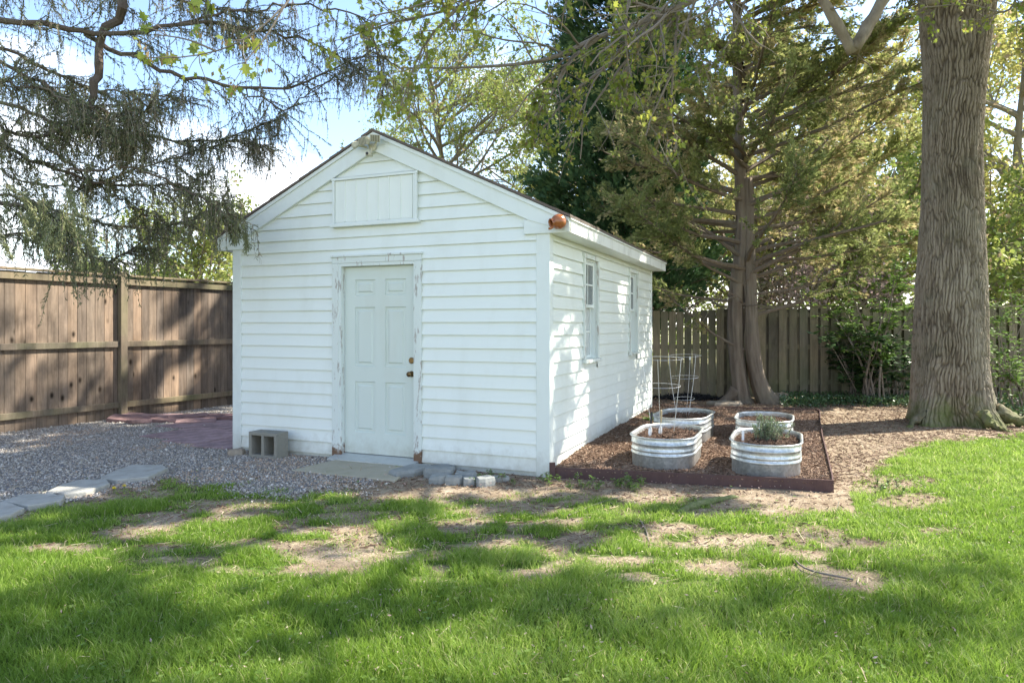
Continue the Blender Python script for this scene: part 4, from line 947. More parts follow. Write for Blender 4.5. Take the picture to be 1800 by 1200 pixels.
# red pavers
RG = 'red pavers laid beside the shed'; k = 0
cols_ = [(-4.50, -3.93), (-5.09, -4.52), (-5.68, -5.11), (-6.27, -5.70)]
for ci, (x0, x1) in enumerate(cols_):
    y = (-.08, .04, .2, .95)[ci]; r = 0
    while y < 3.9:
        L = .295; poly = [W(x0, y), W(x1, y), W(x1, y + L), W(x0, y + L)]; jx = rng.normal(0, .01, 2)
        rough_zone = y > 1.75
        ok = (W(x0, y)[0] + 6.09) * .884 - (W(x0, y)[1] - 10.83) * .467 > .12
        if ok:
            o = slab('red_paver', 'flat dusty red concrete paver in the neat rows next to the shed' if not rough_zone else 'darker red paver lying loose near the pine fence', 'paver', poly, -.03, .018 + (rng.uniform(0, .035) if rough_zone else rng.uniform(0, .006)), M['brick'], RG if not rough_zone else 'loose red pavers near the fence', .003, 2, .006, rng.uniform(.0, .4) if rough_zone else rng.uniform(.4, 1))
            if rough_zone: o.rotation_euler = (rng.normal(0, .05), rng.normal(0, .05), rng.normal(0, .12))
        y += L + .008
for q, (px, py) in enumerate([(228, 741), (262, 743), (300, 742), (245, 736), (285, 735), (330, 736), (372, 733), (345, 743), (395, 738)]):
    c = G(px, py); a = rng.uniform(-.3, .8); r_ = np.array([[math.cos(a), -math.sin(a)], [math.sin(a), math.cos(a)]])
    o = slab('red_paver', 'darker red paver lying loose near the pine fence', 'paver', [c[:2] + r_ @ v for v in np.array([(-.28, -.14), (.28, -.14), (.28, .14), (-.28, .14)])], .0, .045 + rng.uniform(0, .02), M['brick'], 'loose red pavers near the fence', .006, 2, .006, rng.uniform(0, .35))
    o.rotation_euler = (rng.normal(0, .06), rng.normal(0, .06), 0)
stone('small tan rock at the left foot of the shed', (416, 800), .16, .12, .07, .3, 0, 'rock', None, 'rock')
stone('pale rounded rock at the foot of the cedar', (1372, 706), .30, .22, .17, .5, 0, 'rock', None, 'rock')
stone('low flat brown rock left of the cedar foot', (1275, 712), .55, .3, .07, .1, 0, 'rock', None, 'rock')
# black mulch heap behind the bed
n = 2600; c = G(1205, 699); a = rng.normal(0, .42, (n, 2)) * [1, .75]; rr = np.hypot(a[:, 0], a[:, 1] * 1.3); k = rr < .82; a = a[k]; rr = rr[k]; n = len(a)
z = rng.random(n) * np.clip(.13 - rr * .13, .01, 1) + .01; s = rng.uniform(.012, .04, n)
tag(MB().inst(CH[:, [1, 0, 2]], CHF, np.c_[c[0] + a[:, 0], c[1] + a[:, 1], z], frame(rng.normal(size=(n, 3)) * [1, 1, .5]), np.c_[s, s, s], rng.random(n)).build('black_mulch_heap', M['blackchip']), 'small heap of black mulch in front of the back fence', 'mulch', kind='stuff')
# mossy surface root and sticks in the lawn
rt = smoothpath([G(1165, 925), G(1195, 903), G(1215, 890, .02), G(1250, 880, .03), G(1296, 872, .015)], 26)
tag(MB().tube(rt, np.interp(np.linspace(0, 1, 26), [0, .3, .6, 1], [.012, .026, .034, .014]), 14).jig(.03).build('surface_root', noise_mat('mossy_root', [(.06,.08,.03), (.15,.18,.07), (.33,.29,.20)], 26, .95, 1, .01), smooth=True), 'mossy tree root breaking the lawn in front of the bed', 'root')
for (a, b, c, lab) in (((1000, 905), (1050, 885), (1092, 872), 'thin pale stick on bare soil in front of the bed edging'), ((1390, 975), (1420, 1000), (1500, 1018), 'thin bare root crossing the bare soil at the lawn right side'), ((1120, 905), (1135, 930), (1140, 950), 'short dark twig standing in the grass below the root')):
    tag(MB().tube(smoothpath([G(*a, .012), G(*b, .02), G(*c, .01)], 10), .006, 6).build('stick', M['twig']), lab, 'stick')
# ------------------------------------------------------------ trees and plants
prng = np.random.default_rng(11)
def unit(v): v = np.asarray(v, float); return v / (np.linalg.norm(v) + 1e-9)
def polyline(p, d, L, n, wander=.12, trop=(0, 0, 0), r=prng):
    pts = [np.asarray(p, float)]; d = unit(d); st = L / n
    for _ in range(n):
        d = unit(d + r.normal(0, wander, 3) + np.asarray(trop)); pts.append(pts[-1] + d * st)
    return np.array(pts)
def side_dir(d, ang, r=prng, up=None):
    d = unit(d); a = unit(np.cross(d, r.normal(size=3)))
    if up is not None: a = unit(a * np.array([1, 1, up]))
    return unit(d * math.cos(ang) + a * math.sin(ang))
def branch_out(mb, pts, r0, r1, levels, cfg, tips, lev=0, r=prng):
    """tube plus recursive side branches; collects (point, direction) of the finest twigs"""
    n = len(pts); mb.tube(pts, np.linspace(r0, r1, n), cfg['sides'][lev], cap=False)
    if lev >= levels:
        for k in range(1, n): tips.append((pts[k], unit(pts[k] - pts[k-1])))
        return
    L = np.linalg.norm(np.diff(pts, axis=0), axis=1).sum()
    for _ in range(cfg['kids'][lev]):
        t = r.uniform(cfg.get('start', .25), 1.0); f = t * (n - 1); i = min(int(f), n - 2); p = pts[i] + (pts[i+1] - pts[i]) * (f - i); d = unit(pts[i+1] - pts[i])
        d2 = side_dir(d, R(r.uniform(*cfg['ang'])), r, cfg.get('flat'))
        L2 = L * cfg['ratio'][lev] * r.uniform(.6, 1.25) * (1.15 - .55 * t)
        rr = (r0 + (r1 - r0) * t) * .55
        pp = polyline(p, d2, L2, max(3, cfg['seg'][lev + 1]), cfg['wander'], cfg['trop'], r)
        branch_out(mb, pp, rr, max(rr * .35, .0025), levels, cfg, tips, lev + 1, r)

# leaf templates (x width, y length)
def lobed():
    h = [(.30,-.05), (.24,.16), (.62,.36), (.26,.44), (.34,.70), (.12,.66)]
    o = [(0, 0)] + h + [(0, 1.0)] + [(-x, y) for x, y in h[::-1]]
    V = [(0, .32, 0)] + [(x, y, -.16 * abs(x) - .10 * max(0, y - .5)) for x, y in o]; n = len(o)
    return np.array(V), [[0, 1 + (k + 1) % n, 1 + k] for k in range(n)]
LOBE = lobed()
DIA = (np.array([[0,0,0],[.32,.45,-.05],[0,1,-.12],[-.32,.45,-.05]]), [[0,1,2,3]])
STAR = (np.array([[0,0,0],[.45,.35,-.06],[.12,.42,0],[0,1,-.1],[-.12,.42,0],[-.45,.35,-.06]]), [[0,1,2,4],[4,2,3],[0,4,5]])
NEED = (np.array([[0,0,0],[.11,.3,.0],[.07,1,0],[-.07,1,0],[-.11,.3,0]]), [[0,1,2,3],[0,3,4]])
TUFT = (np.array([[0,0,0],[.20,.35,.03],[.10,.30,0],[.30,.80,.0],[.05,.55,.0],[0,1.05,.0],[-.05,.55,0],[-.28,.78,.02],[-.10,.30,0],[-.22,.38,-.02]]), [[0,1,2],[0,2,3],[0,3,4],[0,4,5],[0,5,6],[0,6,7],[0,7,8],[0,8,9]])
def leaves(mb, tpl, pos, dirs, size, tint, droop=.5, spread=.8, r=prng):
    n = len(pos); d = np.asarray(dirs) + r.normal(0, spread, (n, 3)); d[:, 2] -= droop
    mb.inst(tpl[0], tpl[1], pos, frame(d, r=r), size, tint)
def clump_tint(pos, f=.7, seed=3, amp=1.0, base=.5, jit=.12, r=prng):
    pos = np.asarray(pos); t = fbm(pos[:, 0] * f + pos[:, 2] * f * .9, pos[:, 1] * f + pos[:, 2] * f * .7, 3, seed)
    return np.clip(base + (t - .5) * amp + r.normal(0, jit, len(pos)), 0, .84)

# ---- big maple
MX, MY = 6.55, 10.35
mt_ = thing('maple_tree', 'big furrowed maple with flared mossy roots at the right of the yard', 'tree', (MX, MY, 0))
zc = [0, .24, .79, 1.89, 3.2, 4.09, 5.08, 6.29, 8.2]; rc = [.58, .53, .49, .455, .405, .40, .43, .525, .59]; xc = [.06, 0, -.02, 0, .02, .02, .06, .10, .12]
nz_, na = 640, 640
z = np.concatenate([np.linspace(-.05, 6.9, nz_ - 20), np.linspace(6.93, 8.2, 20)]); th = np.linspace(0, 2 * np.pi, na, endpoint=False); Z, TH = np.meshgrid(z, th, indexing='ij')
rad = np.interp(Z, zc, rc)
lob = (np.cos(TH * 5 + .6) * .5 + np.cos(TH * 3 + 2.0) * .5 + .25 * np.cos(TH * 8 + 1)) 
fl_ = np.exp(-np.clip(Z, 0, 9) / .26)
rad = rad + fl_ * (.06 + .13 * lob) + np.exp(-np.clip(Z, 0, 9) / .9) * .05 * lob + .02 * np.cos(TH * 2 + Z * .8) 
def per(f, a, b, seed):          # noise periodic round the trunk
    u = TH / (2 * np.pi); n1 = vn2(u * a + 40, b, seed); n0 = vn2((u - 1) * a + 40, b, seed); wv = np.clip((u - .9) / .1, 0, 1)
    return n1 * (1 - wv) + n0 * wv
def perf(a, b, seed, o=3):
    s = 0; t = 0; am = .5
    for k in range(o): s = s + am * per(None, a * 2 ** k, b * 2 ** k, seed + k); t += am; am *= .5
    return s / t
warp = (perf(6, Z * 1.0, 5) - .5) * 3.4 + (perf(30, Z * 5, 25) - .5) * .9
u = TH / (2 * np.pi)
def furrow(a, seed, zs):
    s = u * a + warp; n1 = vn2(s + 60, Z * zs, seed); n0 = vn2(s - a + 60, Z * zs, seed); wv = np.clip((u - .92) / .08, 0, 1); n = n1 * (1 - wv) + n0 * wv
    return 1 - np.abs(n - .5) * 2
f1 = furrow(66, 2, 3.4); f2 = furrow(125, 8, 8.0); f3 = perf(150, Z * 16, 9, 2)
def voro(a, zs, seed, wamp=1.0):
    U = u * a + warp * wamp; Vv = Z * zs + (perf(14, Z * 3, seed + 30) - .5) * 1.6 + 50; ui = np.floor(U).astype(int); vi = np.floor(Vv).astype(int); d1 = np.full(U.shape, 9.); d2 = d1.copy()
    for dx in (-1, 0, 1):
        for dy in (-1, 0, 1):
            ci = (ui + dx) % a; cj = (vi + dy) & 255; jx = _T2[(ci + seed * 13) & 255, cj]; jy = _T2[(ci + seed * 29 + 101) & 255, (cj + 57) & 255]
            d = np.hypot(U - (ui + dx + .15 + .7 * jx), Vv - (vi + dy + .1 + .8 * jy)); m_ = d < d1; d2 = np.where(m_, d1, np.minimum(d2, d)); d1 = np.where(m_, d, d1)
    return d2 - d1
v1 = voro(72, 2.0, 1, 1.3); v2 = voro(140, 7.0, 2, 2.6)
k1 = np.clip(1 - v1 / .42, 0, 1) ** 1.3; k2 = np.clip(1 - v2 / .30, 0, 1)
ridge = -k1 * .026 - k2 * .010 + (f3 - .5) * .010
brk = np.clip((perf(30, Z * 7, 14, 2) - .62) * 8, 0, 1) * .008
rad = rad + ridge - brk
bt = np.clip(.66 + ridge * 20 + (perf(9, Z * 1.2, 19) - .5) * .5, 0, 1)
cx_ = np.interp(Z, zc, xc)
V = np.stack([cx_ + rad * np.cos(TH), rad * np.sin(TH), Z], -1).reshape(-1, 3)
i = (np.arange(nz_ - 1)[:, None] * na + np.arange(na)[None]); j = (np.arange(nz_ - 1)[:, None] * na + (np.arange(na)[None] + 1) % na)
mb = MB().add(V, np.stack([i, j, j + na, i + na], -1).reshape(-1, 4), tint=bt.ravel()); mb.build('trunk', M['bark'], mt_, smooth=True)
# roots
for a, L, r0 in ((-32, .85, .085), (-80, .45, .07), (-155, .6, .06), (8, .9, .09)):
    a = R(a); p0 = np.array([math.cos(a) * .55, math.sin(a) * .55, .22]); pts = smoothpath([p0, p0 + [math.cos(a) * L * .35, math.sin(a) * L * .35, -.14], p0 + [math.cos(a + .12) * L * .7, math.sin(a + .12) * L * .7, -.21], p0 + [math.cos(a + .2) * L, math.sin(a + .2) * L, -.29]], 22)
    mb = MB(); mb.tube(pts, np.interp(np.linspace(0, 1, 22), [0, .4, 1], [r0 * 1.25, r0 * .75, r0 * .35]), 28, tint=.45); v = mb.v[0]; mb.v[0] = v + (np.stack([fbm(v[:, 0] * 16, v[:, 1] * 16 + v[:, 2] * 22, 4, s) for s in (1, 2, 3)], -1) - .5) * .11
    mb.build('root', M['bark'], mt_, smooth=True)
# knot and broken stub high on the left
mb = MB(); pts = smoothpath([(-.28, -.42, 6.35), (-.50, -.50, 6.25), (-.58, -.50, 5.98)], 10); mb.tube(pts, np.linspace(.16, .08, 10), 14, tint=.35); v = mb.v[0]; mb.v[0] = v + (np.stack([fbm(v[:, 0] * 12, v[:, 2] * 12, 2, s) for s in (1, 2, 3)], -1) - .5) * .05
mb.build('branch_stub', M['limb'], mt_, smooth=True)
# crown: limbs, twigs and spring leaves
mc = np.random.default_rng(21); O = np.array([MX, MY, 0.])
cfg = dict(sides=[9, 6, 4, 3], kids=[7, 6, 5], ratio=[.50, .50, .48], seg=[9, 6, 5, 4], ang=(28, 62), wander=.13, trop=(0, 0, .01), start=.22)
limb = MB(); tips = []
starts = [((.1, 0, 7.9), (-.95, -.55, .62), 7.2, .20), ((.1, 0, 8.0), (-.35, -1.0, .55), 7.8, .11), ((.2, 0, 8.0), (.5, -.9, .6), 7.0, .18), ((.1, 0, 8.1), (-1, .15, .8), 6.2, .19), ((.2, .1, 8.1), (1, .1, .9), 6, .2), ((.1, .1, 8.1), (-.2, .9, 1), 6.2, .2), ((.15, 0, 8.1), (0, -.2, 1.6), 7, .26), ((.0, -.1, 7.6), (-.75, -1.0, .30), 8.0, .10), ((.2, -.1, 7.8), (.3, -1.1, .35), 8.2, .09), ((0, 0, 7.9), (-1.0, -.2, .35), 7.0, .17)]
starts += [((-.2, -.2, 6.9), (-.7, -.6, .35), 3.0, .07), ((.2, -.3, 7.0), (.5, -.9, .4), 2.8, .07), ((-.3, .1, 7.1), (-.9, .35, .4), 2.8, .07), ((.3, .2, 7.2), (.8, .6, .5), 2.8, .07), ((0, -.3, 7.3), (-.1, -1, .5), 3.0, .07)]  # extra upper limbs added to dapple the side wall with shade
for p, d, L, r0 in starts:
    pts = polyline(O + p, d, L, 14, .15, (0, 0, .02), mc); branch_out(limb, pts, r0 * .6, .02, 3, cfg, tips, 0, mc)
limb.build('limb', M['limb'], mt_, org=O)
tp = np.array([t[0] for t in tips]); td = np.array([t[1] for t in tips]); k = mc.random(len(tp)) < .8; tp, td = tp[k], td[k]
mb = MB(); rep = 24; pp = np.repeat(tp, rep, 0) + mc.normal(0, .20, (len(tp) * rep, 3)); dd_ = np.repeat(td, rep, 0); k = vn2((pp[:, 0] - .948 * pp[:, 2]) * 2.6, (pp[:, 1] - .319 * pp[:, 2]) * 4.2, 3) > .53; pp, dd_ = pp[k], dd_[k]; leaves(mb, STAR, pp, dd_, mc.uniform(.11, .18, len(pp)), clump_tint(pp), .4, .8, mc)  # leaf gaps aligned with the sun direction to shape the dapples below
c_ = mb.build('crown', M['mapleleaf'], mt_, org=O); print('maple leaves', len(pp))
# hanging boughs in view: list of ((px,py,Y) path, radius)
hang = [([(1640, -120, 9.2), (1560, -10, 9.0), (1500, 88, 8.8)], .085, 0), ([(1360, -140, 8.6), (1440, -10, 8.7), (1500, 92, 8.8)], .07, 0)]
mb = MB()
for path, r0, lv in hang:
    pts = smoothpath([P(*q) for q in path], 14); mb.tube(pts, np.linspace(r0 * .72, r0 * .92, 14), 16, tint=.55); v = mb.v[-1]; mb.tint[-1] = np.clip(.2 + .7 * fbm(v[:, 0] * 9, v[:, 2] * 14, 3, 5), 0, 1); mb.v[-1] = v + (np.stack([fbm(v[:, 0] * 8 + v[:, 2] * 5, v[:, 2] * 8, 3, s) for s in (1, 2, 3)], -1) - .5) * .05
a = P(1560, -10, 9.0); mb.tube(smoothpath([O + [.0, -.1, 7.4], (a + O + [0, -.1, 7.0]) / 2 + [0, 0, .6], P(1640, -120, 9.2)], 10), np.linspace(.12, .09, 10), 12, tint=.7)
mb.jig(.05, 14)
for q_ in range(7):
    a = P(*[(1500, 88, 8.8), (1530, 40, 8.9), (1470, 40, 8.75), (1545, 15, 9), (1455, 15, 8.7), (1520, 60, 8.85), (1480, 55, 8.8)][q_]); mb.tube(polyline(a, (mc.normal(0, .6), mc.normal(0, .5), -.35), mc.uniform(.25, .7), 6, .2, (0, 0, .05), mc), np.linspace(.012, .003, 7), 5, tint=.4)
mb.build('crooked_limb', M['bark'], mt_, smooth=True, org=O)
hb = MB(); htips = []
hcfg = dict(sides=[7, 5, 3], kids=[18, 6], ratio=[.22, .5], seg=[10, 8, 5], ang=(22, 65), wander=.15, trop=(-.01, 0, -.05), start=.12)
H1 = [([(1560, -260, 8.6), (1330, -70, 8.0), (1180, 20, 7.6), (1060, 62, 7.3), (960, 105, 7.1), (840, 118, 6.9), (700, 120, 6.8)], .05),
      ([(1180, 20, 7.6), (1090, 100, 7.5), (1000, 170, 7.4), (930, 260, 7.3)], .025), ([(1060, 62, 7.3), (1000, 110, 7.2), (960, 180, 7.1), (905, 240, 7.0)], .02),
      ([(1400, -200, 7.9), (1260, -60, 7.6), (1200, 60, 7.5), (1180, 170, 7.5), (1190, 270, 7.5)], .02), ([(1260, -160, 7.4), (1130, -60, 7.2), (1100, 60, 7.1), (1120, 190, 7.1)], .018),
      ([(1100, -150, 6.9), (980, -70, 6.7), (900, -20, 6.6), (780, 20, 6.5), (690, 40, 6.4), (600, 70, 6.3)], .022), ([(1000, -160, 6.6), (900, -60, 6.5), (800, 20, 6.4), (740, 90, 6.4), (700, 200, 6.4)], .02),
      ([(1450, -180, 8.2), (1330, -40, 8.1), (1290, 60, 8.1), (1240, 130, 8.1)], .02), ([(1350, -180, 7.7), (1240, -60, 7.5), (1150, 30, 7.4), (1040, 150, 7.3), (1020, 280, 7.3)], .018),
      ([(900, -150, 6.2), (820, -60, 6.1), (760, 0, 6.1), (650, 30, 6.1)], .015), ([(1850, -160, 8.2), (1800, -40, 8.0), (1770, 20, 7.9), (1700, 8, 7.8), (1620, 14, 7.8)], .016), ([(1960, -60, 8.0), (1880, 20, 7.9), (1800, 60, 7.8)], .016)]
for path, r0 in H1:
    pts = smoothpath([P(*q) for q in path], 20); branch_out(hb, pts, r0, .006, 2, hcfg, htips, 0, mc)
hb.build('hanging_bough', M['twig'], mt_, org=O)
tp = np.array([t[0] for t in htips]); td = np.array([t[1] for t in htips]); k = mc.random(len(tp)) < .24; tp, td = tp[k], td[k]
mb = MB(); rep = 4; pp = np.repeat(tp, rep, 0) + mc.normal(0, .022, (len(tp) * rep, 3)); tn = clump_tint(pp, 1.2, 9, 1.3, .62); bs = mc.random(len(pp)) < .20; tn[bs] = mc.uniform(.92, 1, bs.sum())
leaves(mb, LOBE, pp, np.repeat(td, rep, 0), np.where(bs, .03, mc.uniform(.03, .062, len(pp))), tn, .75, .7, mc); mb.build('bough_leaves', M['mapleleaf'], mt_, org=O); print('bough leaves', len(pp))
# nearer bough at the upper left with large lobed leaves
hb = MB(); nt_ = []
for path in ([(760, -260, 4.8), (560, -60, 4.3), (500, 10, 4.1), (440, 62, 4.0), (380, 90, 3.95), (300, 102, 3.9), (215, 98, 3.9)], [(500, 10, 4.1), (470, 60, 4.05), (430, 110, 4.0)], [(470, -120, 4.1), (400, -60, 4.0), (340, -20, 4.0), (330, 10, 4.0)], [(380, 90, 3.95), (330, 70, 3.9), (270, 60, 3.9)]):
    pts = smoothpath([P(*q) for q in path], 16); hb.tube(pts, np.linspace(.007, .0028, 16), 5, cap=False)
    for q in range(8 if len(path) > 4 else 5):
        kk = mc.integers(6, 16); d = side_dir(pts[min(kk, 15)] - pts[kk - 1], R(mc.uniform(20, 60)), mc); p2 = polyline(pts[kk if kk < 16 else 15], d, mc.uniform(.08, .2), 4, .15, (0, 0, -.15), mc); hb.tube(p2, np.linspace(.003, .0015, 5), 4, cap=False); nt_.append((p2[-1], unit(p2[-1] - p2[-2])))
hb.build('hanging_bough', M['twig'], mt_, org=O)
tp = np.array([t[0] for t in nt_]); td = np.array([t[1] for t in nt_]); pp = np.repeat(tp, 3, 0) + mc.normal(0, .02, (len(tp) * 3, 3)); mb = MB()
leaves(mb, LOBE, pp, np.repeat(td, 3, 0), mc.uniform(.03, .085, len(pp)), np.clip(mc.normal(.42, .2, len(pp)), 0, .84), .8, .6, mc)
q = tp[mc.random(len(tp)) < .6]; q = np.repeat(q, 7, 0) + mc.normal(0, .018, (len(q) * 7, 3)); leaves(mb, DIA, q, np.tile([0, 0, -1.], (len(q), 1)), mc.uniform(.02, .035, len(q)), np.full(len(q), .97), .8, .4, mc)
mb.build('bough_leaves', M['mapleleaf'], mt_, org=O)

# ---- spruce over the pine fence, trunk out of frame to the left
SX, SY = -10.2, 8.6; O = np.array([SX, SY, 0.]); sr = np.random.default_rng(5)
sp = thing('spruce_tree', 'drooping spruce with thin hanging twigs over the pine fence', 'tree', (SX, SY, 0))
pts = smoothpath([(0, 0, -.1), (.02, 0, 3), (0, .03, 8), (0, 0, 15)], 20); MB().tube(pts, np.linspace(.33, .05, 20), 16, tint=.5).build('trunk', M['sprucebark'], sp, smooth=True)
SB = [([(-60, 30, 7.2), (100, 46, 7.3), (200, 58, 7.4), (300, 45, 7.5), (400, 42, 7.6), (500, 62, 7.7), (580, 90, 7.8), (640, 130, 7.9)], .055), ([(0, 85, 8.0), (100, 128, 8.0), (160, 158, 8.1), (240, 165, 8.2), (330, 172, 8.2)], .03),
      ([(0, 108, 7.4), (90, 155, 7.4), (180, 212, 7.5), (230, 250, 7.6)], .03), ([(0, 180, 7.9), (90, 212, 8.0), (200, 230, 8.1), (330, 250, 8.2), (420, 238, 8.3), (485, 205, 8.4)], .035),
      ([(150, 60, 7.6), (240, 104, 7.6), (330, 137, 7.7), (420, 152, 7.8), (520, 152, 7.9), (590, 120, 8.0), (680, 75, 8.1)], .035), ([(-40, 240, 7.0), (60, 240, 7.1), (160, 228, 7.2), (260, 240, 7.3)], .035),
      ([(-20, 245, 7.3), (100, 297, 7.4), (200, 322, 7.5), (310, 326, 7.6), (380, 300, 7.7)], .032), ([(-20, 330, 8.4), (100, 370, 8.5), (230, 400, 8.7), (330, 388, 8.8), (410, 345, 8.9)], .03),
      ([(60, 245, 7.7), (200, 345, 7.8), (290, 392, 7.9)], .02), ([(-60, 360, 6.8), (40, 360, 6.9), (110, 390, 7.0), (150, 440, 7.0)], .035), ([(-40, 140, 6.6), (80, 160, 6.7), (200, 200, 6.8), (280, 190, 6.9)], .02),
      ([(300, 45, 7.5), (420, 20, 7.6), (520, 10, 7.8), (640, 40, 7.9), (680, 170, 8.0)], .02), ([(-40, 420, 7.6), (60, 410, 7.6), (180, 455, 7.8), (240, 430, 8.0), (330, 378, 8.2)], .025), ([(120, 300, 7.0), (250, 300, 7.1), (370, 360, 7.2), (425, 385, 7.3)], .018),
      ([(420, 152, 7.8), (500, 190, 7.9), (560, 150, 8), (640, 130, 8.1)], .012), ([(-30, 290, 7.6), (120, 330, 7.7), (260, 290, 7.9), (400, 250, 8.1), (470, 260, 8.2)], .015), ([(-50, -40, 7.8), (120, -20, 7.8), (330, 0, 7.9), (480, 30, 8.0)], .03)]
mb = MB(); drops = []; sideq = []
def spruce_path(pts, r0, live):
    mb.tube(pts, np.linspace(r0, .006, len(pts)), 8, tint=.5, cap=False)
    L = np.linalg.norm(np.diff(pts, axis=0), axis=1).sum(); n = int(L * 15)
    for _ in range(n):
        f = (.1 + .9 * sr.random() ** .75) * (len(pts) - 1.001); i = int(f); p = pts[i] + (pts[i+1] - pts[i]) * (f - i); d = unit(pts[i+1] - pts[i])
        s = side_dir(d, R(sr.uniform(25, 75)), sr, .35); q = polyline(p, s, sr.uniform(.15, .75) * (1.2 - .6 * f / len(pts)), 5, .14, (0, 0, -.07), sr); mb.tube(q, np.linspace(.006, .002, 6), 3, cap=False)
        for _k in range(5):
            sideq.append((q[_k], q[_k+1]))
        for _k in range(sr.integers(2, 7)):
            j = sr.integers(1, 6); drops.append((q[j], sr.uniform(.08, .36), live))
full = []
for k, (path, r0) in enumerate(SB):
    pts = smoothpath([P(*q) for q in path], 26); pts[1:] += sr.normal(0, .018, (25, 3))
    if path[0][0] <= 10: # join on to the trunk
        z_t = pts[0][2] + .4 + .2 * (k % 3); pts = np.vstack([smoothpath([(SX + .1, SY, z_t), (pts[0] + [SX, SY, z_t]) / 2 + [0, 0, .15], pts[0]], 10)[:-1], pts])
    spruce_path(pts, r0 * .8, k)
# one bough bending down from high on the tree
pts = smoothpath([(SX, SY, 9.6), (-7.5, 7.8, 8.7), P(185, -60, 7.5), P(180, 60, 7.45), P(168, 160, 7.4), P(140, 225, 7.35)], 24); mb.tube(pts + sr.normal(0, .018, (24, 3)), np.linspace(.06, .032, 24), 9, tint=.3, cap=False); mb.jig(.03)
for k in range(8):
    z_ = 5.0 + k * 1.1; a = sr.uniform(0, 2 * np.pi)
    if k % 2: a = R(sr.uniform(60, 300))
    L = sr.uniform(2.6, 4.4) * (1.25 - k * .05); pts = polyline((SX, SY, z_), (math.cos(a), math.sin(a), .05), L, 12, .05, (0, 0, .01), sr); spruce_path(pts, .05, 6)
mb.build('bough', M['sprucebark'], sp, org=O)
tw = MB(); ns = []; nd = []; sz = []; tn = []
for p, L, live in drops:
    far_bare = p[0] > -4.2 and p[2] > 3.0
    q = polyline(p, (sr.normal(0, .25), sr.normal(0, .25), -1), L, 5, .09, (0, 0, -.2), sr); tw.tube(q, [.0028, .0025, .002, .002, .0015, .001], 3, cap=False)
    m = int(L * (88 if far_bare else 54) * (.55 + .8 * np.clip((fbm(p[0] * 2.2 + p[1], p[2] * 2.2, 2, 4) - .3) * 2.5, 0, 1))); f = sr.uniform(0, 4.999, m); i = f.astype(int); c = q[i] + (q[i+1] - q[i]) * (f - i)[:, None]
    ns.append(c); nd.append((q[i+1] - q[i]) / (L / 5) + sr.normal(0, .55, (m, 3))); sz.append(sr.uniform(.022, .042, m) * (.8 if far_bare else 1.05))
    tn.append(np.clip(sr.normal(.98 if sr.random() < (.35 if far_bare else .10) else (.35 if far_bare else .6), .18, m), 0, 1))
for a_, b_ in sideq:
    m = int(np.linalg.norm(b_ - a_) * 120); f = sr.random((m, 1)); ns.append(a_ + (b_ - a_) * f); nd.append(np.tile(unit(b_ - a_), (m, 1)) + sr.normal(0, .6, (m, 3)) + [0, 0, -.2]); sz.append(sr.uniform(.025, .045, m)); tn.append(np.clip(sr.normal(.65, .2, m), 0, 1))
ns = np.vstack(ns); nd = np.vstack(nd); f_ = MB(); f_.inst(*NEED, ns, frame(nd, r=sr), np.concatenate(sz), np.concatenate(tn)); f_.build('foliage', M['spruceneedle'], sp, org=O); print('spruce needles', len(ns))
# nearer drooping green spray beside the shed's left eave and low sprays at the far left
f_ = MB(); ns = []; nd = []
for (px, py, Y, L) in [(400, 372, 7.4, .35), (418, 380, 7.4, .28), (385, 365, 7.4, .4), (365, 350, 7.4, .45), (340, 350, 7.4, .4)] + [(sr.uniform(355, 425), sr.uniform(352, 392), 7.35, sr.uniform(.22, .42)) for _ in range(13)] + [(sr.uniform(-30, 160), sr.uniform(300, 400), sr.uniform(5.6, 6.6), sr.uniform(.25, .5)) for _ in range(24)]:
    p = P(px, py, Y); q = polyline(p, (sr.uniform(-.1, .7), sr.normal(0, .3), -.6), L, 7, .12, (0.02, 0, -.2), sr); tw.tube(q, .003, 3, cap=False)
    m = int(L * 520); f = sr.uniform(0, 6.999, m); i = f.astype(int); c = q[i] + (q[i+1] - q[i]) * (f - i)[:, None] + sr.normal(0, .012, (m, 3)); ns.append(c); nd.append((q[i+1] - q[i]) / (L / 7) * 1.2 + sr.normal(0, .6, (m, 3)))
ns = np.vstack(ns); f_.inst(*NEED, ns, frame(np.vstack(nd), r=sr), sr.uniform(.025, .045, len(ns)), np.clip(sr.normal(.72, .14, len(ns)), 0, .9))
f_.build('foliage', M['spruceneedle'], sp, org=O); tw.build('hanging_twigs', M['twig'], sp, org=O)

# ---- cedar with two stems behind the bed
CX, CY = 4.35, 13.0; O = np.array([CX, CY, 0.]); cr_ = np.random.default_rng(9)
ct = thing('cedar_tree', 'tall airy cedar with two joined shaggy stems behind the garden bed', 'tree', (CX, CY, 0))
def shaggy(pts, rad, seed):
    mb = MB(); mb.tube(pts, rad, 40, tint=.5); v = mb.v[0]; n = len(pts); a = np.tile(np.arange(40), n) / 40 * 2 * np.pi
    a = np.concatenate([a, [0, 0]]); zz = v[:, 2]; c = np.vstack([np.repeat(pts, 40, 0), pts[0], pts[-1]])
    m = np.minimum(a, 2 * np.pi - a); r_ = (vn2(m * 5 + seed, zz * 1.4, seed) - .5) * .32 + (vn2(m * 14 + seed, zz * 3, seed + 3) - .5) * .22
    mb.v[0] = c + (v - c) * (1 + r_)[:, None]; mb.tint[0] = np.clip(.5 + r_ * 1.6, 0, 1); return mb
s1 = smoothpath([(-.02, 0, -.08), (-.10, 0, .5), (-.15, .02, 1.3), (-.14, 0, 2.1), (-.04, 0, 3.2), (-.1, 0, 5), (-.12, .05, 7.5), (-.1, 0, 10.5), (0, 0, 13)], 110)
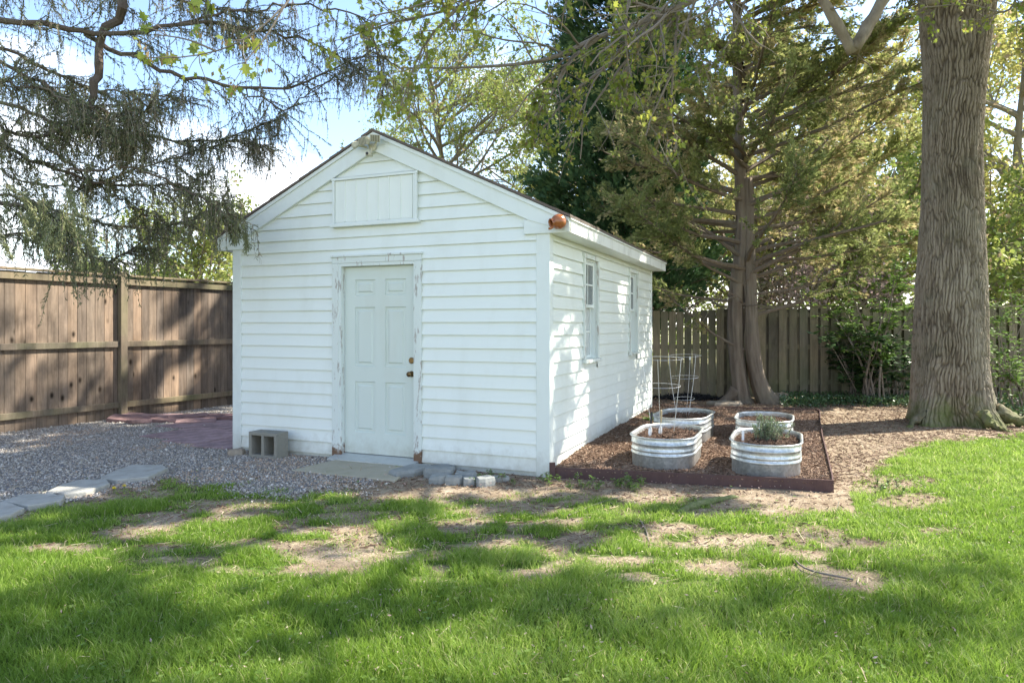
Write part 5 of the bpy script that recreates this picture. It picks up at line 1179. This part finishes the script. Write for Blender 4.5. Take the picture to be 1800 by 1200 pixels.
s2 = smoothpath([(.46, -.12, -.08), (.27, -.08, .35), (.14, -.06, 1.0), (.11, -.04, 1.8), (.08, -.02, 2.8), (.05, 0, 4.2)], 60)
mb = shaggy(s1, np.interp(np.linspace(0, 1, 110), [0, .03, .10, .4, 1], [.25, .165, .145, .125, .03]), 2); mb.build('trunk', M['cedarbark'], ct, smooth=True)
mb = shaggy(s2, np.interp(np.linspace(0, 1, 60), [0, .10, .25, 1], [.24, .165, .135, .11]), 7); mb.build('trunk', M['cedarbark'], ct, smooth=True)
MB().tube(smoothpath([(-.15, -.02, .25), (-.28, 0, .1), (-.5, .05, -.05)], 8), np.linspace(.13, .05, 8), 12).build('root', M['cedarbark'], ct, smooth=True)
wood = MB(); tuf = []; tdr = []
def cedar_branch(p, d, L, r0, trop, dens=1.0, bare=.25, droopy=0):
    pts = polyline(p, d, L, 14, .055, trop, cr_); wood.tube(pts, np.linspace(r0, .008, 15), 6, tint=.45, cap=False); D = np.gradient(pts, axis=0)
    n = int(L * 8 * dens)
    for _ in range(n):
        t = bare + (1 - bare) * cr_.random() ** .8; f = t * 13.99; i = int(f); q = pts[i] + (pts[i+1] - pts[i]) * (f - i); dd = unit(D[i])
        s = side_dir(dd, R(cr_.uniform(18, 60)), cr_, .55); l2 = cr_.uniform(.3, .85) * (1.25 - .7 * t) * min(1.2, L / 3); b = polyline(q, s, l2, 5, .10, (0, 0, .02 - droopy), cr_); wood.tube(b, np.linspace(.008, .003, 6), 3, cap=False)
        m = int(l2 * 108); ff = cr_.uniform(.8, 4.999, m); ii = ff.astype(int); c = b[ii] + (b[ii+1] - b[ii]) * (ff - ii)[:, None] + cr_.normal(0, .028, (m, 3)); tuf.append(c); tdr.append((b[ii+1] - b[ii]) / (l2 / 5) * 1.3 + cr_.normal(0, .45, (m, 3)) + [0, 0, -.12])
    return pts
# branches set by their look in the yard: (azimuth from +x, height, length, rise)
for k in range(125):
    z_ = 2.3 + (k / 125) ** 1.05 * 9.8; a = cr_.uniform(0, 2 * np.pi) if k % 4 else R(cr_.uniform(-50, 40)); rmax = 3.5 * (1 - (max(0, z_ - 2.5) / 13) ** 1.4)
    rise = cr_.uniform(.15, .55) if math.cos(a) > -.3 else cr_.uniform(.05, .35)
    cedar_branch(O + [cr_.uniform(-.1, .1), 0, z_], (math.cos(a), math.sin(a), rise), rmax * cr_.uniform(.75, 1.05), .05 * (1.2 - z_ / 14), (0, 0, .012), 1.35, .10 if z_ > 3.5 else .32)
# bare lower limbs
for d, z_, L, r0, tr in (((1, -.1, .35), 1.60, 3.0, .055, (0, 0, .01)), ((-1, -.1, .35), 1.0, 1.9, .035, (0, 0, .02)), ((-1, 0, .15), 1.85, 2.2, .04, (0, 0, .0)), ((1, -.3, .1), 2.6, 3.0, .05, (0, 0, -.005)), ((-1, -.3, .55), 2.7, 2.4, .055, (0, 0, 0)), ((-.9, -.5, .2), 2.2, 2.4, .04, (0, 0, .01)), ((1, .2, .3), 3.2, 3.4, .055, (0, 0, .02)), ((.9, -.4, .12), 2.0, 2.6, .035, (0, 0, .03))):
    cedar_branch(O + [0, -.05, z_], d, L, r0 * .8, tr, .8, .38, .03)
for _ in range(18):                                  # dead bare twigs low in the crown
    a = cr_.uniform(0, 2 * np.pi); z_ = cr_.uniform(1.7, 5.5); q = polyline(O + [0, 0, z_], (math.cos(a), math.sin(a), cr_.uniform(-.25, .35)), cr_.uniform(.8, 2.4), 9, .12, (0, 0, 0), cr_); wood.tube(q, np.linspace(.014, .003, 10), 4, tint=.6, cap=False)
wood.build('branches', M['cedarbark'], ct, org=O)
tuf = np.vstack(tuf); tdr = np.vstack(tdr); tn = clump_tint(tuf, .9, 5, 1.0, .42, .13, cr_); br = (fbm(tuf[:, 0] * 1.3 + 9, tuf[:, 2] * 1.6 + tuf[:, 1], 3, 33) > .52) & (cr_.random(len(tuf)) < .7); tn[br] = cr_.uniform(.86, 1, br.sum())
MB().inst(*TUFT, tuf, frame(tdr, r=cr_), cr_.uniform(.055, .11, len(tuf)), tn).build('crown', M['cedarneedle'], ct, org=O); print('cedar tufts', len(tuf))

# ---- dense dark evergreen just behind the shed
DXc, DYc = 2.6, 16.3; O = np.array([DXc, DYc, 0.]); dr = np.random.default_rng(13)
dt = thing('dark_evergreen', 'dense dark green conifer rising between shed roof and cedar', 'tree', (DXc, DYc, 0))
MB().tube([(0, 0, -.1), (0, 0, 6), (0, 0, 13)], [.26, .16, .04], 12).build('trunk', M['cedarbark'], dt, smooth=True)
wood = MB(); tu = []; td = []
for k in range(330):
    z_ = .8 + dr.random() * 11.8; a = dr.uniform(0, 2 * np.pi); rm = 2.6 * (1 - ((z_) / 14.5) ** 1.6) * dr.uniform(.75, 1.08); q = polyline(O + [0, 0, z_], (math.cos(a), math.sin(a), dr.uniform(.15, .5)), rm, 9, .07, (0, 0, .035), dr); wood.tube(q, np.linspace(.03, .006, 10), 4, cap=False)
    m = int(rm * 95); f = (1 - dr.random(m) ** 1.6 * .72) * 8.99; i = f.astype(int); sprd = .05 + .17 * (1 - f / 9) + .08
    c = q[i] + (q[i+1] - q[i]) * (f - i)[:, None] + dr.normal(0, 1, (m, 3)) * sprd[:, None]; tu.append(c); d_ = (q[i+1] - q[i]); d_ /= np.linalg.norm(d_, axis=1)[:, None]; td.append(d_ * 1.4 + dr.normal(0, .5, (m, 3)) + [0, 0, .15])
wood.build('branches', M['cedarbark'], dt, org=O); tu = np.vstack(tu); td = np.vstack(td)
MB().inst(*TUFT, tu, frame(td, r=dr), dr.uniform(.13, .24, len(tu)), np.clip(clump_tint(tu, .8, 15, 1.2, .5, .14, dr) , 0, 1)).build('crown', M['darkneedle'], dt, org=O); print('dark tufts', len(tu))

# ---- deciduous trees beyond the fences
def decid(label, x, y, h, rad, mat_, seed, leafsz=.12, dens=1.0, trunk=.22, clear=.25, name='spring_tree', grp='spring trees beyond the back fence', cat='tree', tpl=DIA, tips_keep=.8, base=.5):
    r = np.random.default_rng(seed); O = np.array([x, y, 0.]); t = thing(name, label, cat, (x, y, 0), 0, grp)
    tk = polyline((x, y, -.1), (0, 0, 1), h * .82, 14, .04, (0, 0, .03), r); MB().tube(tk, np.linspace(trunk, trunk * .12, 15), 12, tint=.5).build('trunk', M['limb'], t, smooth=True, org=O)
    wd = MB(); tips = []; c = dict(sides=[6, 4, 3], kids=[7, 5], ratio=[.5, .5], seg=[7, 5, 4], ang=(25, 60), wander=.12, trop=(0, 0, .02), start=.2)
    for k in range(int(15 * dens + 5)):
        z_ = h * (clear + (.8 - clear) * r.random()); a = r.uniform(0, 2 * np.pi); f = (z_ / (h * .82)) * 14; i = min(int(f), 13); p = tk[i] + (tk[i+1] - tk[i]) * (f - i)
        L = rad * r.uniform(.8, 1.1) * (1.2 - .6 * z_ / h); pts = polyline(p, (math.cos(a), math.sin(a), r.uniform(.3, 1.0)), L, 8, .1, (0, 0, .03), r); branch_out(wd, pts, trunk * .28, .012, 2, c, tips, 0, r)
    wd.build('branches', M['limb'], t, org=O)
    tp = np.array([q[0] for q in tips]); td = np.array([q[1] for q in tips]); k = r.random(len(tp)) < tips_keep
    if name == 'added_shade_tree': k = (vn2((tp[:, 0] - .948 * tp[:, 2]) * 2.2, (tp[:, 1] - .319 * tp[:, 2]) * 3.2, 3) > .58) & (r.random(len(tp)) < .8)  # its leaf clumps are thinned along the sun direction to dapple the lawn
    tp, td = tp[k], td[k]; rep = 7 if name == 'added_shade_tree' else 4
    pp = np.repeat(tp, rep, 0) + r.normal(0, leafsz * .9, (len(tp) * rep, 3)); mb = MB(); tn = clump_tint(pp, .6, seed, 1.1, base, .14, r); bs = r.random(len(pp)) < .08; tn[bs] = .97
    leaves(mb, tpl, pp, np.repeat(td, rep, 0), r.uniform(.7, 1.3, len(pp)) * leafsz, tn, .4, .9, r); mb.build('crown', M[mat_], t, org=O)
    return t
GB = 'spring trees beyond the back fence'
decid('light green spring tree showing above the shed roof peak', -1.5, 21, 11.5, 3.8, 'farleaf', 31, .12, 1.7, .2, .3, tpl=STAR)
decid('sparse green spring tree left of the dark conifer', 0.6, 24, 12, 4.2, 'farleaf', 32, .13, 1.2, .2, .3, tpl=STAR)
decid('yellow green tree in full light right behind the cedar', 7.5, 21, 9, 4.2, 'yellowleaf', 33, .16, 1.6, .2, .12)
decid('pale yellow tree behind the maple trunk at the frame edge', 16.0, 22, 13, 5.0, 'yellowleaf', 34, .17, 1.6, .28, .15)
decid('yellow tree far behind the right of the cedar', 12.0, 27, 13, 5.5, 'yellowleaf', 35, .19, 1.5, .28, .1)
decid('pink blossoming tree low between shed and cedar', 3.6, 18.5, 5.2, 2.8, 'pinkleaf', 36, .10, 1.2, .12, .12, name='blossom_tree')
decid('bright green tree low behind the stockade fence', 2.6, 20.5, 5.5, 3.0, 'yellowleaf', 37, .13, 1.4, .12, .08)
decid('pink blossoming tree glimpsed right of the cedar stem', 7.6, 17.6, 4.6, 2.4, 'pinkleaf', 38, .10, 1.0, .12, .12, name='blossom_tree')
decid('tall thin straight tree seen right of the maple', 17.6, 25, 15, 3.8, 'yellowleaf', 39, .15, 1.0, .13, .3)
decid('green tree filling behind the shadowbox fence', 10.2, 18.2, 6.0, 3.2, 'farleaf', 40, .13, 1.5, .14, .06)
decid('bushy green tree behind the fence right of the maple', 13.6, 17.4, 5.4, 2.8, 'farleaf', 42, .12, 1.6, .12, .04)
decid('olive green bushy tree above the pine fence near the shed', -7.6, 17.0, 4.3, 2.3, 'farleaf', 43, .09, 1.7, .12, .06, grp='trees beyond the pine fence')
decid('small olive tree above the pine fence left of the bushy one', -10.5, 19.0, 3.6, 2.0, 'farleaf', 44, .09, 1.2, .12, .06, grp='trees beyond the pine fence')
decid('unseen leafy tree added off frame to shade the lawn', 13.8, 4.6, 13, 5.8, 'mapleleaf', 45, .15, 1.5, .2, .36, grp=None, name='added_shade_tree', tips_keep=.32, tpl=STAR)  # tree outside the view, added to cast leaf shade on the lawn
# far wood, one mass
fr = np.random.default_rng(77); n = 26000; x = fr.uniform(-34, 48, n); y = fr.uniform(32, 42, n); zt = 5.5 + 4 * fbm(x * .12, y * 0, 3, 5); z_ = zt * fr.random(n) ** .8
k = ~((x < 3) & (z_ > 4.2)); x, y, z_ = x[k], y[k], z_[k]; n = len(x); pp = np.c_[x, y, z_]
MBw = MB(); leaves(MBw, STAR, pp, fr.normal(size=(n, 3)), fr.uniform(.3, .55, n), clump_tint(pp, .25, 8, 1.3, .5, .14, fr), .2, .8, fr)
tag(MBw.build('far_woodland', M['farleaf']), 'distant belt of spring woodland beyond the fences', 'woodland', kind='stuff')

# ---- understorey plants
def whorl_shrub(name, label, cat, c, h, rad, nst, mat_, leaf, seed, tpl=DIA, per_=8, tipn=6, grp=None, lift=.15, stemr=.014):
    r = np.random.default_rng(seed); O = np.array([*c[:2], 0.]); t = thing(name, label, cat, tuple(O), 0, grp); wd = MB(); tp = []; td = []
    for _ in range(nst):
        a = r.uniform(0, 2 * np.pi); q = polyline(O + [r.normal(0, .1), r.normal(0, .08), 0], (math.cos(a) * rad / h * r.uniform(.2, 1), math.sin(a) * rad / h * r.uniform(.2, .8), 1), h * r.uniform(.55, 1), 8, .12, (0, 0, -.01), r); wd.tube(q, np.linspace(stemr, .004, 9), 5, cap=False)
        for _k in range(tipn):
            i = r.integers(2, 9); d = side_dir(q[i] - q[i-1], R(r.uniform(20, 70)), r); b = polyline(q[i], d, r.uniform(.12, .42) * min(1, rad), 4, .15, (0, 0, .03), r); wd.tube(b, .004, 4, cap=False); tp += [b[-1], b[2]]; td += [unit(b[-1] - b[-2])] * 2
    wd.build('stems', M['twig'], t, org=O); tp = np.array(tp); td = np.array(td); n = len(tp); pp = np.repeat(tp, per_, 0); a = r.uniform(0, 2 * np.pi, len(pp)); out_ = np.c_[np.cos(a), np.sin(a), r.uniform(-.35, .45, len(pp)) + lift]
    mb = MB(); mb.inst(*tpl, pp + r.normal(0, .01, pp.shape), frame(out_, np.c_[r.normal(0, .3, (len(pp), 2)), np.ones(len(pp))], r), np.c_[np.ones((len(pp), 1)) * leaf * r.uniform(.7, 1.2, (len(pp), 1)) * [[.75, 1, 1]]], np.clip(r.normal(.5, .22, len(pp)), 0, 1)); mb.build('leaves', M[mat_], t, org=O); return t
RB = [(1455, 702, 1.15, .55), (1505, 704, 1.35, .6), (1560, 703, 1.15, .55)]
whorl_shrub('rhododendron', 'dark glossy leaved rhododendron with whorled leaves before the fence', 'shrub', G(1510, 705), 1.45, 1.0, 26, 'rhodo', .15, 51, per_=8, tipn=7)
whorl_shrub('rhododendron', 'smaller dark shrub between the rhododendron and the maple', 'shrub', G(1580, 706), 1.25, .5, 10, 'rhodo', .11, 52, per_=7, tipn=5)
whorl_shrub('understory_sapling', 'green leafy sapling spreading above the rhododendron', 'tree', P(1535, 690, 12.9), 3.7, 1.3, 9, 'shrubleaf', .10, 53, per_=9, tipn=30, lift=-.1, stemr=.022)
whorl_shrub('leafy_bush', 'light green leafy bush right of the maple trunk', 'shrub', P(1790, 700, 11.6), 1.6, .8, 9, 'shrubleaf', .085, 54, per_=7, tipn=9, lift=0)
whorl_shrub('leafy_bush', 'tall green bush behind the maple at the right frame edge', 'shrub', P(1765, 700, 12.8), 2.6, .9, 7, 'shrubleaf', .09, 55, per_=7, tipn=12, lift=0)
whorl_shrub('hosta', 'small yellow green broad leaved plant at the shed far corner', 'plant', P(1150, 735, 9.9), .20, .2, 10, 'shrubleaf', .11, 56, per_=3, tipn=3)
whorl_shrub('weed', 'small dark weed growing at the foot of the side wall', 'plant', W(.10, 2.55), .13, .12, 8, 'rhodo', .035, 57, per_=6, tipn=5, stemr=.003)
for q, (px, py, lab) in enumerate([(1030, 862, 'small green weed before the left part of the edging board'), (1103, 858, 'leafy green weed with upright stem at the middle of the edging board'), (1117, 856, 'leaning green weed beside the upright one at the edging board'), (858, 846, 'tiny weed between the rubble stones and the shed'), (965, 848, 'weed tuft at the shed corner next to the edging stake'), (1565, 862, 'low weed clump on bare soil right of the bed')]):
    whorl_shrub('weed', lab, 'plant', G(px, py), .10, .07, 6, 'shrubleaf', .03, 60 + q, per_=5, tipn=4, stemr=.0025)
# herb bush in the tank
def herb(label, c, h, rad, n, seed, name='herb_bush'):
    r = np.random.default_rng(seed); O = np.array(c, float); t = thing(name, label, 'plant', tuple(O)); wd = MB(); P_ = []; D_ = []
    for _ in range(n):
        a = r.uniform(0, 2 * np.pi); q = polyline(O + [r.normal(0, .05), r.normal(0, .05), 0], (math.cos(a) * rad / h * r.random(), math.sin(a) * rad / h * r.random(), 1), h * r.uniform(.6, 1), 7, .09, (0, 0, .02), r); wd.tube(q, .003, 3, cap=False)
        m = int(60); f = r.uniform(1, 6.999, m); i = f.astype(int); P_.append(q[i] + (q[i+1] - q[i]) * (f - i)[:, None]); D_.append(r.normal(0, .8, (m, 3)) + [0, 0, .8])
    wd.build('stems', M['twig'], t, org=O); P_ = np.vstack(P_); mb = MB(); mb.inst(np.array([[0,0,0],[.10,.5,0],[0,1,0],[-.10,.5,0]]), [[0,1,2,3]], P_, frame(np.vstack(D_), r=r), r.uniform(.02, .045, len(P_)), np.clip(r.normal(.5, .25, len(P_)), 0, 1)); mb.build('leaves', M['herb'], t, org=O)
M['herb'] = tint_mat('herb_leaf', [(.10,.14,.08), (.20,.26,.15), (.33,.37,.24)], .7, .3)
herb('feathery grey green herb bush growing in the galvanised tank', (P(1347, 770, 6.85)[0], 6.85, .31), .24, .20, 46, 71)
herb('tiny wispy herb in the rear right tank', (P(1347, 740, 8.2)[0], 8.2, .28), .14, .12, 7, 72)
# ground cover along the back fence
n = 9000; r = np.random.default_rng(88); px = r.uniform(1370, 1640, n); py = r.uniform(692, 722, n); k = py < 712 + 8 * fbm(px * .02, px * 0, 2, 4); px, py = px[k], py[k]
Y = CAM_H * FPX / (py - HOR); X = (px - 900) / FPX * Y; X = np.concatenate([X, r.uniform(7.6, 9.8, 5000)]); Y = np.concatenate([Y, r.uniform(10.6, 13.4, 5000)]); n = len(X); k = np.hypot(X - MX, Y - MY) > .9; X, Y = X[k], Y[k]; n = len(X)
_g = MB().inst(*DIA, np.c_[X, Y, r.uniform(0, .16, n)], frame(r.normal(size=(n, 3)), r=r), r.uniform(.03, .06, n), np.clip(r.normal(.5, .25, n), 0, 1)).build('ground_cover', M['rhodo']); tag(_g, 'low dark ivy ground cover along the back fence', 'ground cover', kind='stuff')
# dandelions by the flagstones
for px, py, lab in ((200, 868, 'yellow dandelion flower left one beside the flagstones'), (218, 864, 'yellow dandelion flower right one beside the flagstones')):
    c = G(px, py); t = thing('dandelion', lab, 'flower', tuple(c)); MB().tube([(0, 0, 0), (.003, 0, .05)], .002, 5).build('stem', M['shrubleaf'], t)
    n = 60; MB().inst(np.array([[0,0,0],[.12,.9,.05],[-.12,.9,.05]]), [[0,1,2]], np.tile([[.003, 0, .05]], (n, 1)), frame(np.c_[prng.normal(size=(n, 2)), prng.uniform(0, .9, n)]), prng.uniform(.014, .02, n), np.full(n, .5)).build('flower_head', M['yellow'], t)
print('objects', len(bpy.data.objects))
